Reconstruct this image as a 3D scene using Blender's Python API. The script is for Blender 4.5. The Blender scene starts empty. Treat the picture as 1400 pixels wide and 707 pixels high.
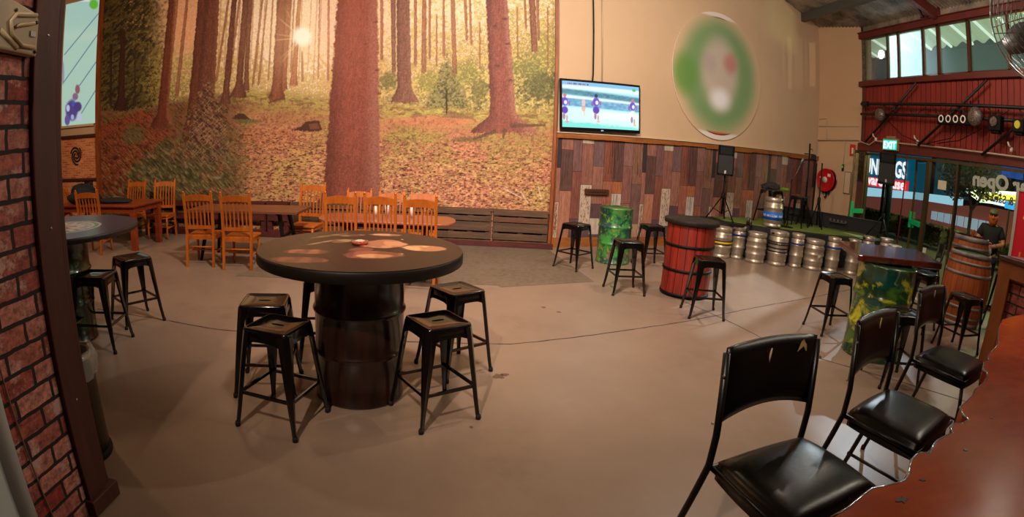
import bpy, math, random
import numpy as np
from mathutils import Vector, Matrix
random.seed(7)
PI = math.pi
SC = bpy.context.scene
COL = SC.collection

# ------------------------------------------------------------------ camera (a wide fisheye-like panorama)
F, CX, CY, HC = 743.115, 551.313, 355.495, 1.75
_p, _r, _a = 0.219193, 0.0225078, 1.449313
def _basis():
    u = np.array([0, -np.sin(_p), np.cos(_p)]); c, s = np.cos(_r), np.sin(_r)
    u = np.array([u[0]*c+u[2]*s, u[1], -u[0]*s+u[2]*c])
    e1 = np.cross(u, [1., 0, 0]); e1 /= np.linalg.norm(e1); e2 = np.cross(u, e1)
    X = np.cos(_a)*e1+np.sin(_a)*e2
    if X[0] < 0: X = -X
    return np.stack([X, np.cross(u, X), u])
CM = _basis()
cam = bpy.data.cameras.new('camera'); cam_ob = bpy.data.objects.new('camera', cam); COL.objects.link(cam_ob)
cam.type = 'PANO'; cam.panorama_type = 'FISHEYE_LENS_POLYNOMIAL'
cam.sensor_fit = 'HORIZONTAL'; cam.sensor_width = 36; cam.sensor_height = 36*707/1400
cam.fisheye_polynomial_k0 = 0; cam.fisheye_polynomial_k1 = -(1400/36)/F
cam.fisheye_polynomial_k2 = 0; cam.fisheye_polynomial_k3 = 0; cam.fisheye_polynomial_k4 = 0
cam.fisheye_fov = math.radians(200); cam.clip_start = 0.02; cam.clip_end = 300
cam.shift_x = (700-CX)/1400; cam.shift_y = (CY-353.5)/707
_x, _y, _z = CM@[1, 0, 0], CM@[0, 0, 1], -(CM@[0, 1, 0])
cam_ob.matrix_world = Matrix(((_x[0], _y[0], _z[0], 0), (_x[1], _y[1], _z[1], 0), (_x[2], _y[2], _z[2], HC), (0, 0, 0, 1)))
SC.camera = cam_ob

# survey of the wall print: where a point of the flat wall appears in the photograph
def survey(P):
    d = P-np.array([0, 0, HC]); c = d@CM
    n = np.linalg.norm(c, axis=1); th = np.arccos(c[:, 1]/n); r = np.hypot(c[:, 0], c[:, 2])+1e-9
    return CX+F*th*c[:, 0]/r, CY-F*th*c[:, 2]/r

# ------------------------------------------------------------------ materials
def lin(c):
    c = np.asarray(c, float)/255.
    return np.where(c <= .04045, c/12.92, ((c+.055)/1.055)**2.4)
def L3(c): return (*[float(v) for v in lin(c)], 1.0)
MATS = {}
def mat(name, col, rough=.5, metal=0., var=None, bump=None, coat=0., spec=.5, emis=None, alpha=None, trans=0., stretch=(1, 1, 1), grain=None):
    """var=(scale, colour2, contrast); grain = second, finer colour; bump=(scale, strength)"""
    if name in MATS: return MATS[name]
    m = bpy.data.materials.new(name); m.use_nodes = True; nt = m.node_tree; N = nt.nodes; K = nt.links
    b = N['Principled BSDF']
    b.inputs['Base Color'].default_value = L3(col); b.inputs['Roughness'].default_value = rough
    b.inputs['Metallic'].default_value = metal; b.inputs['Coat Weight'].default_value = coat
    b.inputs['Coat Roughness'].default_value = .12
    b.inputs['Specular IOR Level'].default_value = spec; b.inputs['Transmission Weight'].default_value = trans
    if alpha is not None: b.inputs['Alpha'].default_value = alpha
    if emis: b.inputs['Emission Color'].default_value = L3(emis[0]); b.inputs['Emission Strength'].default_value = emis[1]
    tc = mp = None
    if var or bump or grain:
        tc = N.new('ShaderNodeTexCoord'); mp = N.new('ShaderNodeMapping'); mp.inputs['Scale'].default_value = stretch
        K.new(tc.outputs['Object'], mp.inputs['Vector'])
    last = None
    for q in (var, grain):
        if not q: continue
        n = N.new('ShaderNodeTexNoise'); n.inputs['Scale'].default_value = q[0]; n.inputs['Detail'].default_value = 5
        n.inputs['Roughness'].default_value = .65
        K.new(mp.outputs[0], n.inputs['Vector'])
        r = N.new('ShaderNodeMapRange'); ct = q[2]; r.inputs[1].default_value = .5-.25/ct; r.inputs[2].default_value = .5+.25/ct
        K.new(n.outputs['Fac'], r.inputs[0])
        mx = N.new('ShaderNodeMix'); mx.data_type = 'RGBA'
        K.new(r.outputs[0], mx.inputs[0])
        if last: K.new(last, mx.inputs[6])
        else: mx.inputs[6].default_value = L3(col)
        mx.inputs[7].default_value = L3(q[1]); last = mx.outputs[2]
    if last: K.new(last, b.inputs['Base Color'])
    if bump:
        n = N.new('ShaderNodeTexNoise'); n.inputs['Scale'].default_value = bump[0]; n.inputs['Detail'].default_value = 4
        K.new(mp.outputs[0], n.inputs['Vector'])
        bp = N.new('ShaderNodeBump'); bp.inputs['Strength'].default_value = bump[1]; bp.inputs['Distance'].default_value = .01
        K.new(n.outputs['Fac'], bp.inputs['Height']); K.new(bp.outputs[0], b.inputs['Normal'])
    MATS[name] = m; return m
def mat_attr(name, rough=.6, emis=0., bump=None, mul=1., spec=.3, grain=None):
    m = bpy.data.materials.new(name); m.use_nodes = True; nt = m.node_tree; N = nt.nodes; K = nt.links
    b = N['Principled BSDF']; b.inputs['Roughness'].default_value = rough; b.inputs['Specular IOR Level'].default_value = spec
    a = N.new('ShaderNodeAttribute'); a.attribute_name = 'Col'; src = a.outputs['Color']
    if grain or bump:
        tc = N.new('ShaderNodeTexCoord'); mp = N.new('ShaderNodeMapping'); K.new(tc.outputs['Object'], mp.inputs['Vector'])
    if grain:   # (scale, amount, stretch)
        mp.inputs['Scale'].default_value = grain[2]
        n = N.new('ShaderNodeTexNoise'); n.inputs['Scale'].default_value = grain[0]; n.inputs['Detail'].default_value = 6; n.inputs['Roughness'].default_value = .7
        K.new(mp.outputs[0], n.inputs['Vector'])
        r = N.new('ShaderNodeMapRange'); r.inputs[1].default_value = .3; r.inputs[2].default_value = .7
        r.inputs[3].default_value = 1-grain[1]; r.inputs[4].default_value = 1+grain[1]; K.new(n.outputs['Fac'], r.inputs[0])
        vm = N.new('ShaderNodeVectorMath'); vm.operation = 'SCALE'; K.new(src, vm.inputs[0]); K.new(r.outputs[0], vm.inputs['Scale']); src = vm.outputs[0]
    if emis:
        b.inputs['Base Color'].default_value = (0.01, 0.01, 0.01, 1)
        K.new(src, b.inputs['Emission Color']); b.inputs['Emission Strength'].default_value = emis
    else: K.new(src, b.inputs['Base Color'])
    return m

# ------------------------------------------------------------------ mesh building
class MB:
    def __init__(s): s.v = []; s.f = []; s.c = []; s.sm = []
    def add(s, vs, fs, col=None, smooth=False):
        o = len(s.v); s.v += [tuple(map(float, v)) for v in vs]; s.f += [tuple(i+o for i in f) for f in fs]
        s.c += [col]*len(fs); s.sm += [smooth]*len(fs); return s
    def box(s, c, d, rz=0, col=None, M=None, taper=1.):
        x, y, z = d[0]/2, d[1]/2, d[2]/2; vs = []
        for k in (-1, 1):
            t = taper if k < 0 else 1.
            for (i, j) in ((-1, -1), (1, -1), (1, 1), (-1, 1)): vs.append(Vector((i*x*t, j*y*t, k*z)))
        if M is not None: vs = [M@v for v in vs]
        elif rz: R = Matrix.Rotation(rz, 3, 'Z'); vs = [R@v for v in vs]
        vs = [v+Vector(c) for v in vs]
        return s.add(vs, [(0, 3, 2, 1), (4, 5, 6, 7), (0, 1, 5, 4), (1, 2, 6, 5), (2, 3, 7, 6), (3, 0, 4, 7)], col)
    def bar(s, a, b, w, h, up=(0, 0, 1), w2=None, h2=None, col=None):
        a, b = Vector(a), Vector(b); t = (b-a).normalized(); u = Vector(up); sd = t.cross(u)
        if sd.length < 1e-4: sd = t.cross(Vector((0, 1, 0)))
        sd.normalize(); n = sd.cross(t); w2 = w if w2 is None else w2; h2 = h if h2 is None else h2; vs = []
        for p, ww, hh in ((a, w, h), (b, w2, h2)):
            for i, j in ((-1, -1), (1, -1), (1, 1), (-1, 1)): vs.append(p+sd*i*ww/2+n*j*hh/2)
        return s.add(vs, [(0, 3, 2, 1), (4, 5, 6, 7), (0, 1, 5, 4), (1, 2, 6, 5), (2, 3, 7, 6), (3, 0, 4, 7)], col)
    def tube(s, pts, r, seg=8, col=None, closed=False, smooth=True):
        pts = [Vector(p) for p in pts]; n = len(pts); rs = r if isinstance(r, (list, tuple)) else [r]*n; vs = []; ref = None
        for i, p in enumerate(pts):
            if closed: t = pts[(i+1) % n]-pts[i-1]
            else: t = pts[min(i+1, n-1)]-pts[max(i-1, 0)]
            t.normalize()
            if ref is None:
                ref = t.orthogonal().normalized()
            ref = (ref-t*ref.dot(t)).normalized(); b = t.cross(ref)
            for k in range(seg):
                a = 2*PI*k/seg; vs.append(p+(ref*math.cos(a)+b*math.sin(a))*rs[i])
        fs = []
        for i in range(n if closed else n-1):
            j = (i+1) % n
            for k in range(seg):
                k2 = (k+1) % seg; fs.append((i*seg+k, j*seg+k, j*seg+k2, i*seg+k2))
        if not closed: fs += [tuple(range(seg))[::1], tuple((n-1)*seg+k for k in range(seg))[::-1]]
        return s.add(vs, fs, col, smooth)
    def lathe(s, prof, c=(0, 0, 0), seg=32, col=None, smooth=True, caps=True, sx=1., sy=1.):
        vs = []; fs = []
        for r, z in prof:
            for k in range(seg):
                a = 2*PI*k/seg; vs.append((c[0]+r*sx*math.cos(a), c[1]+r*sy*math.sin(a), c[2]+z))
        for i in range(len(prof)-1):
            for k in range(seg):
                k2 = (k+1) % seg; fs.append((i*seg+k, i*seg+k2, (i+1)*seg+k2, (i+1)*seg+k))
        s.add(vs, fs, col, smooth)
        if caps:
            o = len(s.v)-len(vs)
            if prof[0][0] > 1e-4: s.f.append(tuple(o+k for k in range(seg))[::-1]); s.c.append(col); s.sm.append(False)
            if prof[-1][0] > 1e-4: s.f.append(tuple(o+(len(prof)-1)*seg+k for k in range(seg))); s.c.append(col); s.sm.append(False)
        return s
    def prism(s, poly, z0, z1, col=None):
        n = len(poly); vs = [(p[0], p[1], z0) for p in poly]+[(p[0], p[1], z1) for p in poly]
        fs = [tuple(range(n))[::-1], tuple(range(n, 2*n))]+[(i, (i+1) % n, n+(i+1) % n, n+i) for i in range(n)]
        return s.add(vs, fs, col)
    def xform(s, M):
        s.v = [tuple(M@Vector(v)) for v in s.v]; return s
    def build(s, name, m, parent=None, bevel=0., sharp=35, loc=None, rot=None):
        me = bpy.data.meshes.new(name); me.from_pydata(s.v, [], s.f)
        me.polygons.foreach_set('use_smooth', s.sm)
        ms = m if isinstance(m, (list, tuple)) else [m]
        for q in ms: me.materials.append(q)
        if any(c is not None for c in s.c):
            if len(ms) > 1: me.polygons.foreach_set('material_index', [int(c or 0) for c in s.c])
            else:
                a = me.color_attributes.new('Col', 'FLOAT_COLOR', 'CORNER'); arr = []
                for p, c in zip(s.f, s.c):
                    q = L3(c) if c is not None else (.5, .5, .5, 1); arr += list(q)*len(p)
                a.data.foreach_set('color', arr)
        me.update()
        o = bpy.data.objects.new(name, me); COL.objects.link(o)
        if parent: o.parent = parent
        if loc: o.location = loc
        if rot: o.rotation_euler = rot
        if bevel:
            b = o.modifiers.new('b', 'BEVEL'); b.width = bevel; b.segments = 2; b.limit_method = 'ANGLE'; b.angle_limit = math.radians(sharp)
        return o
def tag(o, label, cat, group=None, kind=None):
    o['label'] = label; o['category'] = cat
    if group: o['group'] = group
    if kind: o['kind'] = kind
    return o
def thing(name, label, cat, loc=(0, 0, 0), rz=0., group=None, sc=None):
    o = bpy.data.objects.new(name, None); COL.objects.link(o); o.location = loc; o.rotation_euler = (0, 0, rz); o.empty_display_size = .1
    if sc: o.scale = sc
    return tag(o, label, cat, group)
def struct(name, mb, m, bevel=0.):
    o = mb.build(name, m, bevel=bevel); o['kind'] = 'structure'; return o
def dup(root, label, loc, rz=0., sc=None, group=None):
    def cp(o, par):
        c = o.copy(); COL.objects.link(c)
        if par: c.parent = par
        for ch in KIDS.get(o.name, []): cp(ch, c)
        return c
    KIDS = {}
    for o in COL.objects:
        if o.parent: KIDS.setdefault(o.parent.name, []).append(o)
    r = cp(root, None); r.location = loc; r.rotation_euler = (0, 0, rz); r['label'] = label
    if sc: r.scale = sc
    if group: r['group'] = group
    return r
def grid_paint(name, W, H, nx, ny, paint, m, place, parent=None):
    """flat printed sheet: (u across, v up) grid with a painted colour per point; place(u,v) -> world Nx3"""
    u = np.linspace(0, W, nx); v = np.linspace(0, H, ny); U, V = np.meshgrid(u, v); U = U.ravel(); V = V.ravel()
    P = place(U, V); C = paint(U, V, P)
    idx = np.arange(nx*ny).reshape(ny, nx); q = np.stack([idx[:-1, :-1], idx[:-1, 1:], idx[1:, 1:], idx[1:, :-1]], -1).reshape(-1, 4)
    me = bpy.data.meshes.new(name); me.vertices.add(nx*ny); me.vertices.foreach_set('co', P.astype(np.float32).ravel())
    n = len(q); me.loops.add(n*4); me.loops.foreach_set('vertex_index', q.ravel().astype(np.int32))
    me.polygons.add(n); me.polygons.foreach_set('loop_start', np.arange(0, n*4, 4, dtype=np.int32)); me.update(calc_edges=True)
    a = me.color_attributes.new('Col', 'FLOAT_COLOR', 'POINT'); C4 = np.ones((nx*ny, 4), np.float32); C4[:, :3] = lin(np.clip(C, 0, 255)); a.data.foreach_set('color', C4.ravel())
    me.materials.append(m); o = bpy.data.objects.new(name, me); COL.objects.link(o)
    if parent: o.parent = parent
    return o
# numpy noise
_rng = np.random.default_rng(3); _T = _rng.random((256, 256))
def vn(x, y):
    x0 = np.floor(x).astype(int); y0 = np.floor(y).astype(int); fx = x-x0; fy = y-y0; fx = fx*fx*(3-2*fx); fy = fy*fy*(3-2*fy)
    g = lambda a, b: _T[a & 255, b & 255]
    return (g(x0, y0)*(1-fx)+g(x0+1, y0)*fx)*(1-fy)+(g(x0, y0+1)*(1-fx)+g(x0+1, y0+1)*fx)*fy
def fbm(x, y, o=4):
    s = 0; a = .5; t = 0
    for i in range(o): s = s+a*vn(x*2**i+17*i, y*2**i+31*i); t += a; a *= .55
    return s/t
def ss(a, b, x):
    t = np.clip((x-a)/(b-a), 0, 1); return t*t*(3-2*t)
def inpoly(x, y, P):
    r = np.zeros(len(x), bool); n = len(P)
    for i in range(n):
        x1, y1 = P[i]; x2, y2 = P[(i+1) % n]
        if y1 == y2: continue
        c = ((y1 > y) != (y2 > y)) & (x < (x2-x1)*(y-y1)/(y2-y1)+x1); r ^= c
    return r
def over(C, col, a):
    a = np.asarray(a, float)[:, None]; return C*(1-a)+np.asarray(col, float)*a
# ================================================================== palette of materials
BLK = mat('black_gloss_steel', (10, 9, 9), .16, .0, coat=.3, spec=.5)
BLKM = mat('black_matte', (11, 10, 10), .6, spec=.2)
CONC_POST = mat('brown_timber_post', (80, 36, 26), .6, var=(3, (62, 28, 20), 1.4), stretch=(6, 6, .6), bump=(18, .25))
# floor : sealed concrete
fl = mat('sealed_concrete', (150, 128, 110), .36, var=(.55, (124, 102, 86), 1.7), grain=(7, (140, 118, 102), 1.2), bump=(2.5, .05), spec=.45)
struct('floor', MB().prism([(-9.7, -3.2), (9.35, -3.2), (9.35, 12.4), (-9.7, 12.4)], -.12, 0), fl)
patch = mat('bare_concrete', (104, 88, 72), .75, var=(1.6, (84, 70, 56), 1.8), grain=(14, (118, 100, 82), 1.4), bump=(30, .3))
struct('floor_patch', MB().prism([(-2.95, 6.36), (-1.2, 6.47), (.42, 6.60), (.46, 6.52), (1.76, 7.02), (1.42, 9.2), (-2.5, 9.2)], 0, .004), patch)
jm = mat('joint_filler', (70, 55, 45), .9)
def strip(pts, w, z=.002):
    m = MB(); pts = [Vector((p[0], p[1], 0)) for p in pts]; dense = []
    for a, b in zip(pts[:-1], pts[1:]):
        k = max(2, int((b-a).length/.12))
        for i in range(k): dense.append(a.lerp(b, i/k)+Vector((random.uniform(-.006, .006), random.uniform(-.006, .006), 0)))
    dense.append(pts[-1])
    for a, b in zip(dense[:-1], dense[1:]):
        t = (b-a).normalized(); n = Vector((-t.y, t.x, 0))*w*random.uniform(.35, .7)
        m.add([a-n+Vector((0, 0, z)), b-n+Vector((0, 0, z)), b+n+Vector((0, 0, z)), a+n+Vector((0, 0, z))], [(0, 1, 2, 3)])
    return m
struct('floor_joint', strip([(-3.9, 4.62), (-2.98, 4.52), (-2.25, 4.41), (-1, 4.45), (.46, 4.57), (1.19, 4.86), (2.57, 5.46), (3.71, 6.03), (5.78, 6.93), (9, 8.4)], .014), jm)
struct('floor_joint', strip([(2.75, 6.3), (2.93, 5.79), (3.07, 5.42), (3.26, 4.69), (3.79, 4.11), (4.2, 3.7), (5.2, 2.6)], .016), jm)
st = mat('floor_stain', (96, 74, 62), .5)
for k, (x, y, r) in enumerate([(.31, 3.86, .045), (.36, 3.9, .03), (.9, 5.75, .03), (1.05, 5.6, .025), (.1, 3.05, .015)]):
    m = MB(); P = [(x+r*random.uniform(.6, 1.3)*math.cos(a*PI/6), y+r*random.uniform(.6, 1.3)*math.sin(a*PI/6)) for a in range(12)]
    m.prism(P, 0, .0015); struct('floor_stain', m, st)

# walls
WP = 9.30                                   # forest print plane
plaster = mat('cream_plaster', (206, 176, 142), .7, var=(.4, (196, 164, 130), 1.2), bump=(6, .05))
struct('wall_back', MB().box((-4.12, 9.40, 4.0), (11.16, .18, 8.0)), plaster)
MS = .345; AN = math.atan(MS)
def PW(s, z, off=0.):                       # a point on the angled plank wall (off = into the room)
    c, n = math.cos(AN), math.sin(AN); return Vector((1.45+s*c+off*n, 9.40+s*n-off*c, z))
def pwbox(m, s0, s1, z0, z1, o0, o1, col=None, dz=0.):
    vs = [PW(s, z+(dz if s == s1 else 0), o) for s in (s0, s1) for z in (z0, z1) for o in (o0, o1)]
    return m.add([vs[i] for i in (0, 1, 2, 3, 4, 5, 6, 7)], [(0, 1, 3, 2), (4, 6, 7, 5), (0, 4, 5, 1), (2, 3, 7, 6), (0, 2, 6, 4), (1, 5, 7, 3)], col)
struct('wall_right_angled', pwbox(MB(), -.02, 7.9, 0, 8, -.2, 0), plaster)
C1 = Vector((8.757, 11.92, 0)); C2 = Vector((9.19, 10.67, 0)); SD = (C2-C1).normalized(); SN = Vector((SD.y, -SD.x, 0)); SN = SN if SN.x < 0 else -SN
SL = (C2-C1).length
def SWp(s, z, off=0.): p = C1+SD*s+SN*off; return Vector((p.x, p.y, z))
def swbox(m, s0, s1, z0, z1, o0, o1, col=None):
    vs = [SWp(s, z, o) for s in (s0, s1) for z in (z0, z1) for o in (o0, o1)]
    return m.add(vs, [(0, 1, 3, 2), (4, 6, 7, 5), (0, 4, 5, 1), (2, 3, 7, 6), (0, 2, 6, 4), (1, 5, 7, 3)], col)
struct('wall_right_return', swbox(MB(), -.05, SL, 0, 8, -.2, 0), mat('tan_plaster', (202, 166, 130), .7, var=(.5, (194, 157, 121), 1.2)))
struct('wall_left', MB().box((-9.6, 4.6, 4.5), (.2, 15.6, 9)), mat('umber_side_wall', (110, 66, 42), .8))
struct('wall_front', MB().box((-.2, -3.1, 4.5), (19, .2, 9)), mat('dark_back_wall', (58, 40, 32), .8))
XD = 9.19
# roof : corrugated sheets sloping up into the room
def roofz(x): return 5.32+(9.30-x)*.24 if x > 0 else 5.32+9.3*.24-(0-x)*.1
cg = mat('roof_sheet', (168, 152, 134), .5, .1, var=(2, (84, 76, 68), 1.5))
m = MB(); pitch = .1; ys = np.arange(-3.2, 12.6, pitch/4)
for xa, xb in ((9.36, 0), (0, -9.7)):
    vs = []
    for y in ys:
        dz = .022*math.sin(2*PI*y/pitch); vs += [(xa, y, roofz(xa)+dz), (xb, y, roofz(xb)+dz)]
    m.add(vs, [(2*i, 2*i+1, 2*i+3, 2*i+2) for i in range(len(ys)-1)], smooth=True)
o = struct('ceiling', m, cg)
pm = mat('grey_purlin', (84, 84, 82), .5, .3)
for x in (8.05, 6.2, 4.2):
    struct('ceiling_beam', MB().box((x, 4.6, roofz(x)-.12), (.07, 15.4, .2)).box((x+.04, 4.6, roofz(x)-.21), (.1, 15.4, .02)), pm)
redst = mat('red_oxide_steel', (104, 38, 28), .55, var=(3, (88, 30, 22), 1.3))
m = MB(); m.bar((9.2, 8.0, 5.2), (2.0, 8.0, 6.9), .12, .2).box((9.2, 8.0, 5.32), (.14, .14, .35))
m.bar((9.17, 8.05, 5.33), (9.17, 8.5, 5.2), .05, .07); m.bar((8.3, 8.0, 5.45), (9.17, 8.42, 5.2), .05, .06)
struct('ceiling_truss', m, redst)
# dark steel column above the brick return
struct('pillar_steel', MB().box((9.28, 10.68, 6.1), (.16, .14, 2.1)), mat('dark_steel', (30, 34, 36), .5))
# brick return strip
bw = mat('white_brick_strip', (120, 112, 104), .8, var=(24, (60, 52, 48), 2.2), stretch=(1, 1, 1.6))
struct('wall_right_brick', MB().box((9.30, 10.60, 2.6), (.22, .12, 5.2)), bw)

# trims ------------------------------------------------------------
tw = mat('honey_timber_trim', (160, 98, 46), .5, var=(2.2, (124, 70, 30), 1.6), stretch=(1.2, 1.2, 5), bump=(10, .2))
two = mat('orange_timber_trim', (150, 78, 32), .5, var=(3, (108, 52, 20), 1.6), stretch=(6, 6, .8), bump=(10, .2))
struct('trim_1', MB().box((1.44, 9.26, 2.9), (.05, .07, 5.8)), two)
m = MB()
for i in range(11):                         # rough sawn rail, in uneven lengths
    s0, s1 = i*.72-.02, (i+1)*.72-.02; w = random.uniform(.075, .1); zz = 2.0+.022*(s0)
    pwbox(m, s0, min(s1, 7.8), zz-w, zz, 0, .05+random.uniform(0, .02), dz=.0158)
struct('trim_2', m, tw)
struct('trim_3', pwbox(MB(), -.02, 7.8, 2.005, 2.02, 0, .075, dz=.17), mat('pale_rail_top', (196, 182, 160), .6))
struct('baseboard_right_angled', pwbox(MB(), -.02, 7.8, 0, .17, 0, .04), tw)
struct('trim_4', pwbox(MB(), -.02, .06, 0, 2.0, 0, .045), two)
struct('trim_5', pwbox(MB(), 7.68, 7.73, 0, 2.14, 0, .03), mat('dark_corner_strip', (24, 18, 16), .6))

# plank wallpaper ---------------------------------------------------
TILE = [  # (width, [(top, colour, look)...]) of one wallpaper repeat, from the pale-topped board rightwards
 (54, [(2.1, (206, 192, 164), 0), (1.85, (146, 92, 76), 2), (1.12, (214, 196, 170), 3), (.38, (84, 62, 74), 0)]),
 (53, [(2.1, (112, 84, 86), 2), (1.46, (158, 104, 84), 2), (.78, (84, 58, 68), 0), (.52, (210, 196, 178), 0), (.22, (84, 62, 76), 0)]),
 (48, [(2.1, (134, 72, 52), 1), (1.2, (166, 96, 72), 2), (.62, (150, 86, 66), 0)]),
 (50, [(2.1, (90, 58, 52), 1), (1.2, (186, 104, 58), 2), (.98, (214, 202, 186), 1), (.42, (96, 66, 66), 2)]),
 (50, [(2.1, (146, 102, 96), 2), (1.5, (138, 88, 80), 2), (.80, (158, 96, 66), 2)]),
 (52, [(2.1, (142, 98, 74), 1), (1.17, (116, 80, 76), 2), (.42, (190, 150, 120), 0)]),
 (22, [(2.1, (38, 34, 44), 0), (1.4, (160, 104, 88), 2), (.8, (206, 184, 158), 3)]),
 (53, [(2.1, (156, 100, 84), 2), (1.72, (88, 58, 52), 1), (1.0, (184, 120, 92), 2)]),
 (43, [(2.1, (118, 80, 80), 2), (1.35, (128, 70, 56), 1), (.5, (92, 64, 78), 0)]),
]
m = MB(); TW = 1.877; tot = sum(q[0] for q in TILE); cols = []; s_ = .70-27/tot*TW-TW
while s_ < 7.7:
    for w_, segs in TILE: cols.append((s_, s_+w_/tot*TW, segs)); s_ += w_/tot*TW
def quad(m, a, b, c, d, col): m.add([a, b, c, d], [(0, 1, 2, 3)], tuple(np.clip(col, 0, 255)))
for ci, (sa, sb, segs) in enumerate(cols):
    if sb <= .06 or sa >= 7.68: continue
    sa, sb = max(sa, .05), min(sb, 7.68)
    for j, (zt, c, look) in enumerate(segs):
        zb = segs[j+1][0] if j+1 < len(segs) else .15
        if j == 0: zt = 2.0+.022*sa
        if zt <= zb: continue
        base = np.array(c, float)*.70+np.array([128, 96, 90.])*.22; w = sb-sa; h = zt-zb
        quad(m, PW(sa+.003, zb+.003, .012), PW(sb-.003, zb+.003, .012), PW(sb-.003, zt-.003, .012), PW(sa+.003, zt-.003, .012), base)
        rnd = random.Random(int(c[0]*7+c[1]*3+j))
        if look in (1, 2):           # printed figure of the wood: long darker and lighter veins
            for q in range(9 if look == 1 else 5):
                x = rnd.uniform(.06, .86)*w; ww = rnd.uniform(.02, .10 if look == 1 else .06)*w; z0 = zb+rnd.uniform(.02, .6)*h; z1 = min(zt-.01, z0+rnd.uniform(.25, .9)*h); dx = rnd.uniform(-.12, .12)*w
                x = min(max(x, .04*w+abs(dx)), w*.94-ww-abs(dx)); f = rnd.choice((.62, .74, .84, 1.14)) if look == 1 else rnd.choice((.82, .88, 1.1))
                quad(m, PW(sa+x, z0, .0125+.0001*q), PW(sa+x+ww, z0+.01, .0125+.0001*q), PW(sa+x+ww*.7+dx, z1, .0125+.0001*q), PW(sa+x+dx, z1-.01, .0125+.0001*q), base*f)
        if look == 3:                # pale board with carved scribble
            for q in range(60):
                x = rnd.uniform(sa+.02, sb-.035); z = rnd.uniform(zb+.03, zt-.05); ww = rnd.uniform(.006, .014); hh = rnd.uniform(.02, .05); t = rnd.uniform(-.02, .02)
                quad(m, PW(x, z, .0127), PW(x+ww, z, .0127), PW(x+ww+t, z+hh, .0127), PW(x+t, z+hh, .0127), (132, 78, 58))
pwbox(m, 0, 7.7, .1, 1.98, .004, .008, (34, 22, 20), dz=.165)
struct('wall_right_angled_wallpaper', m, mat_attr('plank_wallpaper', .55, grain=(9, .34, (3.2, 3.2, .7)), spec=.35))

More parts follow.
